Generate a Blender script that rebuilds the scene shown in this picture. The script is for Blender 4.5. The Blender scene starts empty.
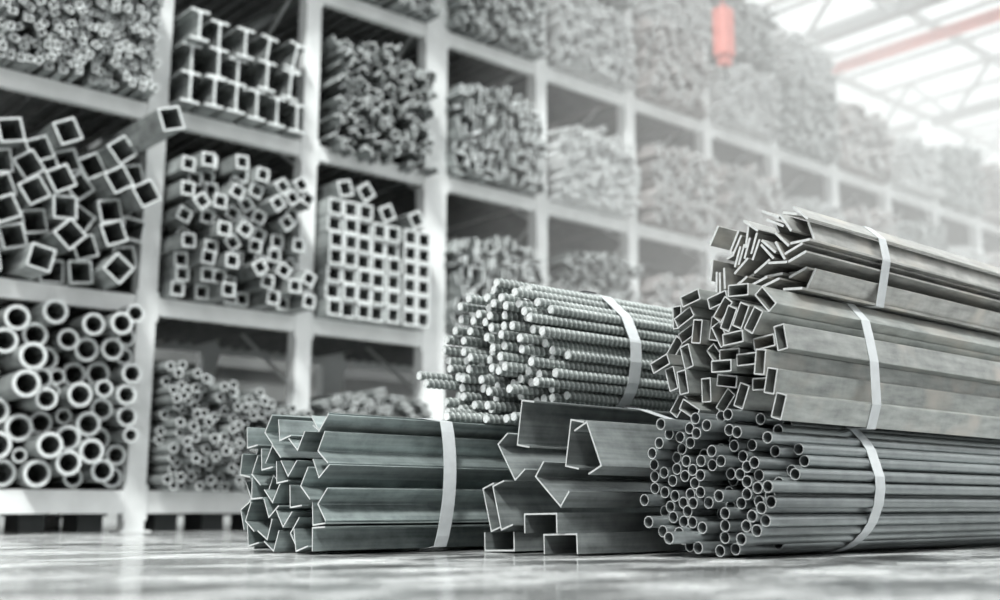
import bpy, math, random
from mathutils import Vector, Matrix
random.seed(5)
PI = math.pi
scene = bpy.context.scene
COL = scene.collection
# cross-section layouts in metres: bundles are (X of the cut end, Y, Z[, angle]); rack heaps are (along shelf, height above shelf[, radius or angle])
BUNDLE = {
'C': [[2.416,2.0855,0.3678],[2.486,2.1151,0.3445],[2.493,2.0808,0.3341],[2.502,2.0524,0.3578],[2.505,2.0326,0.3854],[2.487,1.9787,0.362],[2.485,2.0146,0.3416],[2.502,2.0514,0.317],[2.467,2.1373,0.3188],[2.455,2.1546,0.2895],[2.512,2.0905,0.3016],[2.476,2.1664,0.2576],[2.516,2.1143,0.2773],[2.503,2.0692,0.266],[2.5,2.0134,0.2646],[2.493,1.9687,0.2902],[2.507,1.9492,0.2624],[2.51,1.9817,0.2524],[2.502,2.1037,0.2443],[2.502,2.0464,0.24],[2.484,2.1724,0.2242],[2.488,2.1401,0.2347],[2.496,2.1155,0.2112],[2.504,2.0764,0.224],[2.493,2.0116,0.2245],[2.5,2.038,0.2031],[2.484,2.1725,0.1902],[2.549,1.9512,0.3941],[2.528,1.9064,0.3414],[2.656,1.9185,0.3849],[2.537,1.9395,0.3492],[2.554,1.9379,0.3057],[2.566,1.9181,0.276],[2.591,1.9039,0.3076],[2.535,1.8574,0.2562],[2.545,1.8899,0.2463],[2.549,1.9172,0.2261],[2.543,1.8904,0.2055],[2.542,1.8916,0.1716],[2.55,1.8612,0.1885],[2.559,1.8611,0.2225],[2.508,1.7975,0.1904],[2.572,1.8374,0.325],[2.656,1.8606,0.3498],[2.742,1.888,0.37],[2.712,1.8844,0.2798],[2.749,1.8715,0.3176],[2.69,1.8189,0.2964],[2.636,1.7977,0.2254],[2.702,1.8101,0.2636],[2.626,1.8521,0.2898],[2.604,1.8296,0.2017],[2.668,1.83,0.236],[2.568,1.8341,0.1681],[2.558,1.864,0.1519],[2.531,1.8054,0.1503],[2.527,1.8351,0.1341],[2.535,1.8289,0.1008],[2.52,1.8612,0.1124],[2.521,1.8824,0.0859],[2.523,1.8502,0.0743],[2.488,1.8759,0.0521],[2.515,1.9509,0.0541],[2.504,1.9402,0.0862],[2.499,1.9352,0.1198],[2.488,1.9456,0.1669],[2.507,1.9966,0.1489],[2.495,2.015,0.1779],[2.499,2.0542,0.1728],[2.498,2.0802,0.1489],[2.496,2.1083,0.168],[2.49,2.1406,0.1786],[2.487,2.0562,0.1249],[2.491,2.0743,0.0962],[2.503,2.1546,0.1246],[2.43,2.1664,0.1565],[2.413,2.1373,0.0953],[2.483,2.106,0.1084],[2.503,2.0886,0.0482],[2.485,2.0385,0.0948],[2.487,2.0058,0.0804],[2.468,2.0076,0.0265],[2.488,2.0528,0.0296],[2.451,2.0594,0.0656],[2.37,2.0275,0.0541],[2.447,2.1151,0.0695],[2.517,1.9706,0.0178],[2.542,1.937,0.0231],[2.696,1.9051,0.0348],[2.481,2.0311,0.1479],[2.492,2.1233,0.1377],[2.603,1.9688,0.1046],[2.579,1.8973,0.1183],[2.577,2.0017,0.2985],[2.552,1.9511,0.2285],[2.605,1.9765,0.3233],[2.585,2.014,0.1185],[2.58,1.9994,0.3931],[2.576,1.9779,0.1773],[2.594,1.9849,0.0536],[2.74,1.9114,0.0682],[2.596,1.9206,0.1899],[2.563,1.9642,0.1384],[2.547,1.9153,0.1473],[2.604,2.083,0.1908],[2.549,2.0408,0.2847],[2.6,1.9803,0.2112]],
'D': [[2.39,2.7693,0.8783],[2.408,2.8011,0.8628],[2.395,2.8245,0.8362],[2.395,2.7501,0.8261],[2.396,2.9227,0.8463],[2.388,2.9585,0.8226],[2.42,2.8428,0.8059],[2.399,2.7949,0.8129],[2.398,2.7308,0.796],[2.385,2.6709,0.8314],[2.407,2.6758,0.7964],[2.411,2.654,0.7685],[2.387,2.6026,0.7383],[2.413,2.7528,0.7682],[2.408,2.8245,0.7756],[2.409,2.8842,0.7889],[2.409,2.9134,0.7688],[2.406,2.9758,0.782],[2.414,2.855,0.7575],[2.408,2.5649,0.6922],[2.41,3.0137,0.7461],[2.405,2.9247,0.7334],[2.399,2.8056,0.7316],[2.415,2.7593,0.7334],[2.407,2.7084,0.7271],[2.39,2.6524,0.6778],[2.392,2.7468,0.7003],[2.383,3.0303,0.7135],[2.411,2.9678,0.706],[2.39,2.8187,0.6986],[2.378,3.0366,0.6782],[2.39,2.941,0.6622],[2.388,2.9031,0.6393],[2.409,2.7512,0.6646],[2.402,2.6564,0.6424],[2.391,2.7501,0.627],[2.399,2.798,0.6614],[2.401,3.0374,0.6428],[2.391,3.0179,0.6114],[2.409,2.9344,0.6036],[2.4,2.8039,0.5939],[2.393,2.7608,0.5808],[2.39,2.7266,0.5913],[2.386,2.5937,0.5942],[2.475,2.5766,0.5632],[2.405,2.5915,0.531],[2.411,2.7279,0.5193],[2.407,2.8662,0.5618],[2.389,2.8056,0.5149],[2.393,2.9493,0.5711],[2.401,2.9838,0.5793],[2.266,3.0281,0.5777],[2.277,3.005,0.551],[2.407,2.9687,0.5412],[2.394,2.9468,0.5087],[2.341,2.9763,0.4889],[2.385,2.9493,0.4663],[2.405,2.8986,0.4776],[2.388,2.8125,0.4694],[2.305,2.9188,0.4485],[2.401,2.8857,0.4358],[2.248,2.8512,0.4281],[2.414,2.9989,0.5162],[2.385,2.8159,0.4248],[2.436,2.7718,0.4255],[2.438,2.7367,0.4302],[2.468,2.6951,0.8573],[2.448,2.6044,0.6962],[2.482,2.5955,0.6386],[2.442,2.8624,0.6315],[2.458,2.8758,0.7035],[2.501,2.9785,0.7427],[2.489,2.695,0.6383],[2.469,2.9317,0.7994],[2.495,2.7149,0.6676],[2.498,2.8864,0.5215],[2.519,2.5636,0.624],[2.498,2.656,0.6048],[2.513,2.6938,0.4563],[2.476,2.8917,0.8636],[2.481,2.6012,0.7757],[2.492,2.9941,0.677],[2.462,2.8536,0.4978],[2.479,2.6946,0.5428],[2.467,2.7305,0.8582],[2.452,2.6569,0.7129],[2.5,2.7712,0.5052],[2.496,2.9664,0.6323],[2.472,2.9478,0.7604],[2.543,2.6645,0.524],[2.453,2.836,0.5394],[2.476,2.91,0.578],[2.486,2.7921,0.5476],[2.472,2.758,0.538],[2.483,2.8607,0.8464],[2.56,2.6267,0.58],[2.452,3.0004,0.6422],[2.478,2.8421,0.6638],[2.533,2.6509,0.4913],[2.465,2.6932,0.5783],[2.566,2.6162,0.4989],[2.465,2.8775,0.6637],[2.482,2.6596,0.5669],[2.473,2.8871,0.7391],[2.506,2.6222,0.6153],[2.505,2.7909,0.7646],[2.495,2.906,0.685],[2.45,2.8455,0.7218],[2.489,2.8853,0.6046],[2.501,2.8929,0.8232],[2.464,2.8276,0.6211],[2.529,2.7216,0.4845],[2.473,2.6198,0.6644],[2.461,2.7274,0.5559],[2.473,2.7109,0.8253],[2.459,2.6945,0.7596],[2.45,2.8645,0.4641],[2.493,2.7878,0.6254],[2.451,2.6862,0.6884],[2.458,2.9176,0.5384],[2.5,2.845,0.5902],[2.527,2.6863,0.4909],[2.511,2.7612,0.4659],[2.508,2.7814,0.6927],[2.446,2.6277,0.7992],[2.497,2.833,0.8782]],
'E': [[2.584,2.1014,0.7545,2.912],[2.597,2.01,0.7379,2.905],[2.569,1.9136,0.7489,-3.077],[2.579,1.8284,0.712,-2.257],[2.594,2.1357,0.7012,2.692],[2.621,2.1438,0.6566,2.707],[2.59,2.0849,0.6516,1.731],[2.638,2.2125,0.619,2.254],[2.563,2.2086,0.5642,2.785],[2.574,2.1744,0.5161,1.325],[2.581,2.1194,0.5787,1.329],[2.624,2.045,0.6588,1.784],[2.568,1.9697,0.7,2.255],[2.553,1.939,0.6679,2.037],[2.554,1.8966,0.6709,2.033],[2.557,1.8565,0.6531,2.155],[2.583,1.9942,0.6311,1.104],[2.631,2.0494,0.5788,-2.209],[2.55,1.9245,0.6094,3.07],[2.598,1.9753,0.5711,3.175],[2.58,1.9012,0.549,3.149],[2.592,1.8488,0.593,3.045],[2.593,1.7934,0.6006,1.424],[2.559,1.9758,0.5349,-3.107],[2.564,1.8453,0.5345,1.719],[2.567,2.1259,0.5012,1.427],[2.601,1.9903,0.4958,-2.971],[2.608,1.9457,0.4501,1.966],[2.636,2.0249,0.4418,2.285],[2.573,2.109,0.4202,-2.602],[2.596,2.1683,0.438,2.223],[2.577,1.7991,0.4091,1.896],[2.571,1.8176,0.4797,1.797],[2.617,1.8774,0.4793,3.179],[2.61,2.0734,0.4766,1.57],[2.637,2.1983,0.7139,1.57]],
'F': [[2.74,1.807,0.9865,-2.381],[2.78,1.7988,0.9345,-1.873],[2.72,1.8971,0.9965,-2.655],[2.72,1.8824,0.9676,-2.645],[2.72,1.8456,0.9606,-2.138],[2.72,2.1094,0.9705,-1.005],[2.72,2.0319,0.9401,-1.052],[2.72,2.0233,0.9244,-1.026],[2.719,1.9694,0.9755,-2.462],[2.721,1.9861,0.9431,-1.368],[2.718,1.9851,0.9077,-1.207],[2.72,1.9605,0.9192,-1.19],[2.724,2.0112,0.8941,-1.17],[2.72,1.9543,0.898,-1.119],[2.72,2.0233,0.8883,-1.197],[2.72,1.9091,0.9006,-2.379],[2.72,1.9152,0.8864,-2.266],[2.721,1.8616,0.9138,-2.326],[2.72,1.8695,0.881,-2.041],[2.725,1.8033,0.8974,3.142],[2.72,1.8229,0.8784,-0.33],[2.72,1.8123,0.8527,-0.316],[2.718,2.0099,0.857,-0.655],[2.722,1.937,0.8445,-0.509],[2.718,1.8788,0.8461,-3.027],[2.72,2.1239,0.8625,-1.406],[2.72,2.1063,0.8216,-1.515],[2.72,2.0937,0.8171,-1.548],[2.72,2.0755,0.8294,-1.571],[2.72,2.0197,0.8051,-0.523],[2.72,1.9503,0.8005,-0.278],[2.72,1.9079,0.79,-0.252],[2.764,1.8415,0.8163,-0.308],[2.783,1.8103,0.7948,-1.026],[2.811,1.8209,0.7954,-1.007],[2.724,1.8355,0.7614,-3.042],[2.789,2.0841,0.9176,-0.3],[2.786,1.9199,0.9614,1.2],[2.83,2.0819,0.8679,0],[2.842,2.0602,0.9656,-0.3],[2.75,1.917,0.8181,0],[2.907,2.0876,0.941,-0.3],[2.954,2.0435,0.9952,-0.3],[2.77,1.8558,0.9995,0.3],[2.812,1.9373,0.972,1.2],[2.813,1.8716,0.8295,0],[2.819,1.9327,0.7941,-0.3],[2.954,2.0787,0.8942,-0.3],[2.762,2.0271,0.8249,-0.3],[2.982,2.0399,0.9876,-0.3]],
'A': [[1.762,3.1681,0.3691,3.015],[1.76,3.2739,0.3224,2.255],[1.76,3.0683,0.3371,2.164],[1.76,2.9577,0.3028,1.391],[1.78,2.8722,0.3568,1.59],[1.784,2.8848,0.3009,2.929],[1.784,2.8761,0.1458,-3.101],[1.777,2.89,0.0787,-2.4],[1.788,2.8781,0.2199,1.766],[1.765,2.9452,0.1982,2.974],[1.76,2.9921,0.1332,2.266],[1.774,3.0107,0.0587,-3.131],[1.778,2.8897,0.0819,2.263],[1.76,3.3149,0.2382,2.487],[1.76,3.2379,0.2389,2.885],[1.76,3.1739,0.2496,2.248],[1.758,3.1075,0.3296,-1.725],[1.76,3.0775,0.2071,2.259],[1.76,3.0967,0.148,1.411],[1.76,3.009,0.2259,1.596],[1.76,3.2313,0.16,2.309],[1.76,3.1175,0.1025,1.806],[1.76,3.3017,0.1293,-2.772],[1.759,3.2654,0.0924,2.847],[1.76,3.1199,0.0353,1.176],[1.76,3.0287,0.0747,1.626],[1.761,3.2429,0.0132,2.183],[1.759,3.0768,0.002,1.211],[1.763,2.9549,0.0049,2.11],[1.844,2.9516,0.3572,1.216],[1.786,3.2763,0.1635,0.123],[1.815,3.2942,0.3329,6.044],[1.785,3.1422,0.2379,4.458],[1.825,3.2953,0.0682,5.859],[1.872,3.2044,0.3416,2.601],[1.833,2.9679,0.1681,2.778],[1.809,3.1907,0.0805,2.477],[1.854,2.9644,0.1329,4.701],[1.9,2.9352,0.2868,1.124],[1.894,3.0334,0.205,3.631],[1.852,3.2543,0.1695,0.109],[1.902,3.2375,0.2256,5.654],[1.953,3.24,0.269,1.599]],
'B': [[2.29,2.5448,0.3923,-1.409,-1],[2.29,2.6059,0.2725,-2.186,-1],[2.29,2.374,0.3246,-1.392,-1],[2.29,2.2249,0.3152,-1.985,1],[2.29,2.3994,0.1803,-2.45,-1],[2.29,2.6983,0.1275,-1.874,-1],[2.29,2.6276,0.1336,-1.869,-1],[2.29,2.6372,0.0031,3.112,-1],[2.29,2.4204,0.1195,3.125,1],[2.29,2.3692,0.0612,3.11,1]],
}
HEAP = {
'big': [[1.742,1.091,0.068],[1.909,1.146,0.07],[2.092,1.194,0.068],[2.028,1.07,0.07],[2.117,0.951,0.068],[2.194,1.057,0.062],[1.857,1.017,0.068],[1.974,0.933,0.075],[1.827,0.85,0.062],[1.948,0.783,0.075],[2.073,0.833,0.057],[1.875,0.65,0.075],[2.068,0.712,0.062],[1.995,0.563,0.073],[2.129,0.599,0.065],[1.882,0.465,0.075],[1.93,0.32,0.075],[2.102,0.466,0.07],[2.079,0.318,0.073],[2.211,0.376,0.07],[2.317,0.302,0.057],[2.349,0.444,0.068],[2.434,0.34,0.065],[2.558,0.307,0.062],[2.554,0.433,0.062],[2.459,0.524,0.068],[2.232,0.514,0.068],[2.343,0.596,0.068],[2.44,0.688,0.065],[2.56,0.649,0.06],[2.263,0.75,0.068],[2.539,0.77,0.062],[2.378,0.788,0.052],[2.56,0.892,0.06],[2.296,0.882,0.068],[2.432,0.896,0.068],[2.319,1.017,0.068],[2.452,1.028,0.065],[2.317,1.151,0.065],[2.448,1.161,0.065],[2.546,1.236,0.057],[2.563,1.115,0.057],[2.568,1.005,0.052],[2.573,0.542,0.047],[1.78,0.318,0.073],[1.733,0.457,0.073],[1.733,0.604,0.073],[1.733,0.751,0.073],[1.733,0.949,0.073],[2.235,0.638,0.047],[2.183,0.856,0.047],[2.155,0.771,0.042],[2.002,0.414,0.042]],
'roundA': [[0.827,0.029,0.029],[0.919,0.029,0.029],[0.45,0.027,0.027],[0.225,0.027,0.027],[0.082,0.027,0.027],[0.392,0.027,0.027],[0.603,0.029,0.029],[0.679,0.029,0.029],[0.286,0.027,0.027],[0.153,0.027,0.027],[0.762,0.027,0.027],[0.721,0.069,0.029],[0.33,0.062,0.029],[0.487,0.067,0.027],[0.549,0.051,0.029],[0.039,0.062,0.029],[0.95,0.075,0.027],[0.86,0.074,0.027],[0.424,0.077,0.029],[0.108,0.077,0.029],[0.214,0.082,0.029],[0.767,0.104,0.029],[0.269,0.102,0.029],[0.613,0.086,0.029],[0.152,0.115,0.029],[0.554,0.109,0.029],[0.906,0.111,0.029],[0.37,0.102,0.027],[0.67,0.094,0.027],[0.073,0.12,0.027],[0.497,0.12,0.027],[0.417,0.132,0.027],[0.719,0.137,0.029],[0.605,0.144,0.029],[0.824,0.115,0.027],[0.204,0.141,0.029],[0.341,0.15,0.029],[0.788,0.156,0.027],[0.87,0.154,0.027],[0.663,0.148,0.027],[0.11,0.16,0.027],[0.533,0.161,0.027],[0.255,0.169,0.029],[0.943,0.156,0.029],[0.464,0.163,0.027],[0.727,0.195,0.029],[0.397,0.185,0.029],[0.162,0.182,0.029],[0.308,0.196,0.027],[0.061,0.183,0.027],[0.825,0.198,0.029],[0.619,0.2,0.029],[0.501,0.205,0.027],[0.218,0.213,0.029],[0.939,0.214,0.029],[0.561,0.208,0.027],[0.448,0.223,0.029],[0.771,0.229,0.027],[0.124,0.225,0.029],[0.051,0.239,0.029],[0.87,0.233,0.027],[0.7,0.246,0.029],[0.358,0.228,0.029],[0.281,0.242,0.027],[0.642,0.254,0.029],[0.519,0.256,0.027],[0.179,0.254,0.027],[0.577,0.262,0.029],[0.817,0.259,0.027],[0.094,0.275,0.027],[0.913,0.264,0.027],[0.407,0.261,0.027],[0.339,0.281,0.027],[0.46,0.278,0.027],[0.23,0.279,0.029],[0.741,0.285,0.027],[0.154,0.301,0.027],[0.665,0.305,0.027],[0.287,0.301,0.029],[0.863,0.287,0.027],[0.383,0.315,0.029],[0.795,0.309,0.027],[0.03,0.291,0.027],[0.521,0.31,0.027],[0.941,0.313,0.029],[0.603,0.314,0.029],[0.198,0.332,0.027],[0.089,0.329,0.027],[0.736,0.339,0.027],[0.325,0.342,0.027],[0.258,0.35,0.027],[0.037,0.344,0.027],[0.868,0.343,0.029],[0.656,0.361,0.029],[0.465,0.332,0.027],[0.513,0.363,0.027],[0.134,0.362,0.029],[0.923,0.367,0.027],[0.201,0.388,0.029],[0.817,0.372,0.029],[0.412,0.363,0.027],[0.565,0.38,0.027],[0.361,0.387,0.029],[0.715,0.389,0.027],[0.286,0.399,0.029],[0.461,0.386,0.027],[0.082,0.388,0.029],[0.866,0.4,0.027],[0.523,0.419,0.029],[0.776,0.412,0.029],[0.622,0.405,0.027],[0.947,0.416,0.027],[0.424,0.426,0.027],[0.124,0.425,0.027],[0.331,0.434,0.027],[0.691,0.44,0.029],[0.874,0.455,0.029],[0.058,0.441,0.029],[0.214,0.445,0.029],[0.572,0.45,0.029],[0.478,0.452,0.027],[0.752,0.466,0.029],[0.273,0.455,0.029],[0.388,0.469,0.029],[0.63,0.461,0.029],[0.819,0.465,0.027],[0.156,0.468,0.027],[0.929,0.475,0.029],[0.09,0.487,0.027],[0.514,0.495,0.029],[0.316,0.495,0.029],[0.229,0.499,0.027],[0.576,0.506,0.027],[0.676,0.497,0.029],[0.437,0.497,0.027],[0.81,0.518,0.027],[0.049,0.523,0.027],[0.161,0.524,0.029],[0.88,0.513,0.029],[0.399,0.538,0.029],[0.474,0.539,0.029],[0.759,0.541,0.029],[0.623,0.537,0.029],[0.24,0.555,0.029],[0.336,0.549,0.029],[0.679,0.555,0.029],[0.102,0.543,0.029],[0.537,0.546,0.027],[0.147,0.581,0.029],[0.047,0.577,0.027],[0.43,0.587,0.029],[0.494,0.594,0.029],[0.209,0.602,0.027],[0.328,0.605,0.027],[0.606,0.591,0.027],[0.097,0.606,0.027],[0.048,0.634,0.029],[0.168,0.639,0.029],[0.084,0.68,0.029],[0.385,0.62,0.027],[0.269,0.603,0.027],[0.254,0.657,0.029],[0.111,0.729,0.027],[0.314,0.657,0.027],[0.04,0.719,0.029],[0.201,0.684,0.027]],
'roundB': [[0.084,0.024,0.024],[0.651,0.026,0.026],[0.808,0.024,0.024],[0.202,0.024,0.024],[0.545,0.022,0.022],[0.352,0.026,0.026],[0.91,0.024,0.024],[0.717,0.024,0.024],[0.293,0.022,0.022],[0.764,0.037,0.022],[0.024,0.024,0.024],[0.427,0.022,0.022],[0.151,0.026,0.026],[0.593,0.024,0.024],[0.236,0.061,0.026],[0.858,0.022,0.022],[0.483,0.024,0.024],[0.059,0.068,0.026],[0.452,0.061,0.024],[0.692,0.068,0.026],[0.388,0.064,0.026],[0.871,0.068,0.026],[0.939,0.06,0.022],[0.52,0.063,0.026],[0.797,0.071,0.024],[0.306,0.068,0.026],[0.119,0.067,0.026],[0.642,0.073,0.022],[0.747,0.078,0.022],[0.177,0.067,0.022],[0.425,0.101,0.024],[0.343,0.101,0.024],[0.577,0.072,0.026],[0.836,0.101,0.022],[0.925,0.106,0.026],[0.15,0.106,0.024],[0.477,0.102,0.024],[0.024,0.104,0.024],[0.242,0.113,0.026],[0.545,0.107,0.022],[0.099,0.111,0.022],[0.66,0.116,0.024],[0.613,0.106,0.022],[0.745,0.124,0.024],[0.297,0.116,0.022],[0.058,0.141,0.026],[0.874,0.13,0.026],[0.45,0.145,0.026],[0.173,0.148,0.024],[0.696,0.144,0.022],[0.505,0.141,0.024],[0.815,0.142,0.024],[0.398,0.143,0.026],[0.584,0.142,0.024],[0.341,0.149,0.024],[0.257,0.163,0.026],[0.942,0.156,0.026],[0.771,0.163,0.022],[0.123,0.15,0.024],[0.888,0.181,0.026],[0.544,0.166,0.022],[0.628,0.166,0.026],[0.081,0.186,0.024],[0.3,0.185,0.022],[0.372,0.189,0.026],[0.729,0.182,0.024],[0.495,0.19,0.026],[0.177,0.196,0.024],[0.807,0.188,0.022],[0.427,0.19,0.024],[0.028,0.182,0.024],[0.676,0.184,0.022],[0.224,0.213,0.026],[0.933,0.207,0.026],[0.588,0.2,0.026],[0.132,0.212,0.024],[0.275,0.226,0.026],[0.705,0.223,0.024],[0.536,0.216,0.022],[0.868,0.227,0.024],[0.066,0.234,0.026],[0.416,0.234,0.022],[0.344,0.228,0.022],[0.474,0.236,0.024],[0.613,0.243,0.024],[0.764,0.218,0.026],[0.127,0.258,0.022],[0.936,0.255,0.022],[0.531,0.263,0.026],[0.661,0.243,0.024],[0.379,0.265,0.026],[0.816,0.233,0.024],[0.713,0.269,0.022],[0.195,0.252,0.022],[0.293,0.272,0.024],[0.781,0.263,0.022],[0.034,0.272,0.024],[0.449,0.276,0.024],[0.869,0.275,0.024],[0.577,0.277,0.022],[0.084,0.283,0.026],[0.173,0.295,0.026],[0.234,0.272,0.022],[0.337,0.288,0.022],[0.653,0.288,0.022],[0.821,0.282,0.022],[0.751,0.295,0.022],[0.932,0.301,0.024],[0.396,0.312,0.024],[0.497,0.303,0.026],[0.701,0.311,0.022],[0.226,0.316,0.022],[0.281,0.319,0.024],[0.6,0.319,0.026],[0.111,0.323,0.022],[0.545,0.316,0.024],[0.852,0.32,0.024],[0.033,0.322,0.026],[0.656,0.332,0.022],[0.799,0.32,0.022],[0.454,0.324,0.022],[0.35,0.331,0.022],[0.745,0.341,0.024],[0.898,0.34,0.026],[0.168,0.343,0.022],[0.415,0.359,0.026],[0.072,0.356,0.026],[0.242,0.359,0.024],[0.521,0.358,0.024],[0.575,0.365,0.026],[0.946,0.354,0.024],[0.316,0.361,0.024],[0.831,0.365,0.026],[0.702,0.355,0.022],[0.369,0.377,0.024],[0.781,0.374,0.024],[0.126,0.369,0.026],[0.665,0.379,0.022],[0.476,0.373,0.024],[0.882,0.386,0.022],[0.269,0.399,0.024],[0.616,0.394,0.024],[0.024,0.369,0.022],[0.183,0.388,0.026],[0.728,0.396,0.026],[0.057,0.406,0.026],[0.928,0.4,0.026],[0.437,0.406,0.026],[0.797,0.421,0.026],[0.546,0.404,0.022],[0.5,0.415,0.024],[0.106,0.413,0.022],[0.314,0.408,0.022],[0.227,0.418,0.022],[0.678,0.423,0.024],[0.854,0.419,0.022],[0.575,0.44,0.024],[0.369,0.423,0.022],[0.75,0.441,0.024],[0.632,0.439,0.024],[0.91,0.449,0.026],[0.288,0.449,0.026],[0.411,0.447,0.022],[0.162,0.434,0.024],[0.04,0.453,0.024],[0.209,0.462,0.026],[0.512,0.462,0.024],[0.861,0.467,0.026],[0.466,0.446,0.022],[0.112,0.458,0.024],[0.366,0.472,0.026],[0.677,0.474,0.026],[0.783,0.476,0.024],[0.602,0.477,0.022],[0.932,0.496,0.026],[0.162,0.482,0.024],[0.436,0.484,0.022],[0.733,0.488,0.026],[0.068,0.495,0.026],[0.821,0.509,0.026],[0.314,0.494,0.026],[0.534,0.502,0.022],[0.263,0.489,0.022],[0.877,0.515,0.024],[0.472,0.508,0.022],[0.22,0.511,0.024],[0.651,0.519,0.026],[0.116,0.507,0.024],[0.389,0.514,0.022],[0.762,0.526,0.022],[0.714,0.536,0.026],[0.576,0.521,0.024],[0.289,0.54,0.026],[0.059,0.542,0.022],[0.443,0.541,0.022],[0.178,0.53,0.022],[0.337,0.536,0.022],[0.918,0.544,0.024],[0.137,0.554,0.026],[0.504,0.545,0.026],[0.844,0.556,0.026],[0.242,0.561,0.026],[0.609,0.553,0.022],[0.764,0.57,0.022],[0.385,0.562,0.026],[0.186,0.575,0.024],[0.559,0.566,0.024],[0.09,0.579,0.026],[0.665,0.567,0.024],[0.332,0.582,0.024],[0.467,0.578,0.022],[0.024,0.568,0.022],[0.626,0.594,0.022],[0.712,0.586,0.024],[0.524,0.596,0.022],[0.929,0.589,0.022],[0.422,0.598,0.026],[0.274,0.603,0.026],[0.841,0.604,0.022],[0.204,0.62,0.024],[0.369,0.613,0.024],[0.131,0.608,0.024],[0.774,0.617,0.026],[0.474,0.625,0.026],[0.595,0.629,0.024],[0.326,0.635,0.024],[0.662,0.626,0.026],[0.886,0.598,0.022],[0.498,0.672,0.026],[0.418,0.651,0.026]],
'roundLow': [[0.106,0.024,0.024],[0.536,0.02,0.02],[0.813,0.02,0.02],[0.397,0.02,0.02],[0.261,0.02,0.02],[0.949,0.02,0.02],[0.772,0.02,0.02],[0.647,0.024,0.024],[0.895,0.024,0.024],[0.481,0.024,0.024],[0.32,0.024,0.024],[0.184,0.02,0.02],[0.598,0.02,0.02],[0.039,0.024,0.024],[0.704,0.024,0.024],[0.738,0.058,0.024],[0.435,0.043,0.024],[0.217,0.049,0.024],[0.854,0.048,0.024],[0.561,0.052,0.02],[0.787,0.062,0.024],[0.359,0.044,0.02],[0.15,0.047,0.024],[0.261,0.06,0.02],[0.957,0.059,0.02],[0.603,0.065,0.024],[0.08,0.064,0.024],[0.911,0.069,0.024],[0.676,0.058,0.02],[0.027,0.066,0.02],[0.514,0.053,0.02],[0.481,0.075,0.02],[0.304,0.065,0.02],[0.38,0.079,0.02],[0.122,0.087,0.024],[0.54,0.091,0.024],[0.182,0.083,0.024],[0.812,0.103,0.024],[0.44,0.087,0.02],[0.229,0.092,0.02],[0.642,0.085,0.02],[0.304,0.109,0.024],[0.684,0.102,0.024],[0.946,0.098,0.02],[0.871,0.089,0.02],[0.351,0.107,0.02],[0.052,0.099,0.02],[0.751,0.104,0.024],[0.157,0.124,0.024],[0.401,0.113,0.02],[0.909,0.114,0.02],[0.468,0.115,0.02],[0.597,0.109,0.02],[0.084,0.129,0.024],[0.258,0.126,0.024],[0.642,0.125,0.02],[0.211,0.128,0.02],[0.728,0.141,0.02],[0.561,0.134,0.024],[0.434,0.136,0.02],[0.853,0.125,0.02],[0.786,0.143,0.024],[0.376,0.145,0.02],[0.605,0.154,0.024],[0.037,0.141,0.024],[0.681,0.146,0.02],[0.512,0.13,0.024],[0.878,0.16,0.024],[0.315,0.156,0.024],[0.926,0.15,0.02],[0.132,0.161,0.02],[0.482,0.167,0.024],[0.829,0.157,0.02],[0.535,0.175,0.024],[0.414,0.176,0.024],[0.086,0.174,0.02],[0.194,0.168,0.024],[0.647,0.167,0.02],[0.243,0.167,0.02],[0.744,0.178,0.02],[0.792,0.191,0.024],[0.7,0.181,0.02],[0.92,0.19,0.02],[0.352,0.179,0.02],[0.579,0.19,0.02],[0.846,0.197,0.024],[0.02,0.182,0.02],[0.289,0.197,0.024],[0.124,0.2,0.02],[0.229,0.209,0.024],[0.456,0.208,0.024],[0.664,0.203,0.02],[0.374,0.213,0.02],[0.503,0.216,0.024],[0.164,0.201,0.02],[0.73,0.22,0.024],[0.624,0.221,0.024],[0.059,0.208,0.024],[0.901,0.23,0.024],[0.685,0.242,0.024],[0.554,0.221,0.02],[0.806,0.237,0.024],[0.333,0.215,0.02],[0.025,0.237,0.02],[0.186,0.235,0.02],[0.269,0.24,0.024],[0.423,0.242,0.024],[0.095,0.239,0.024],[0.368,0.253,0.02],[0.854,0.241,0.02],[0.148,0.247,0.02],[0.312,0.249,0.02],[0.496,0.263,0.024],[0.588,0.247,0.02],[0.767,0.258,0.02],[0.949,0.218,0.02],[0.643,0.265,0.024],[0.045,0.272,0.02],[0.218,0.26,0.02],[0.945,0.262,0.024]],
'bigsq': [[0.615,0.723,0.56],[0.727,0.807,0.71],[0.409,0.85,0.49],[0.466,0.716,0.4],[0.696,0.611,0.6],[0.416,0.401,0.08],[0.599,0.23,0.37],[0.43,0.237,0.82],[0.851,0.705,0.29],[0.715,0.458,0.26],[0.715,0.312,0.4],[0.738,0.099,0.91],[0.578,0.079,0.14],[0.569,0.394,-0.52],[0.084,0.762,0.28],[0.223,0.621,0.66],[0.074,0.618,0.21],[0.088,0.473,0.4],[0.248,0.471,0.6],[0.091,0.329,0.48],[0.179,0.215,0.31],[0.077,0.083,0.2],[0.286,0.084,-0.2],[0.376,0.555,0.54],[0.305,0.754,0.46],[0.537,0.577,0.73],[0.292,0.321,0.23],[0.842,0.544,0.58],[0.862,0.373,-0.13],[0.853,0.214,0.23],[0.439,0.075,0.06]],
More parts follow.
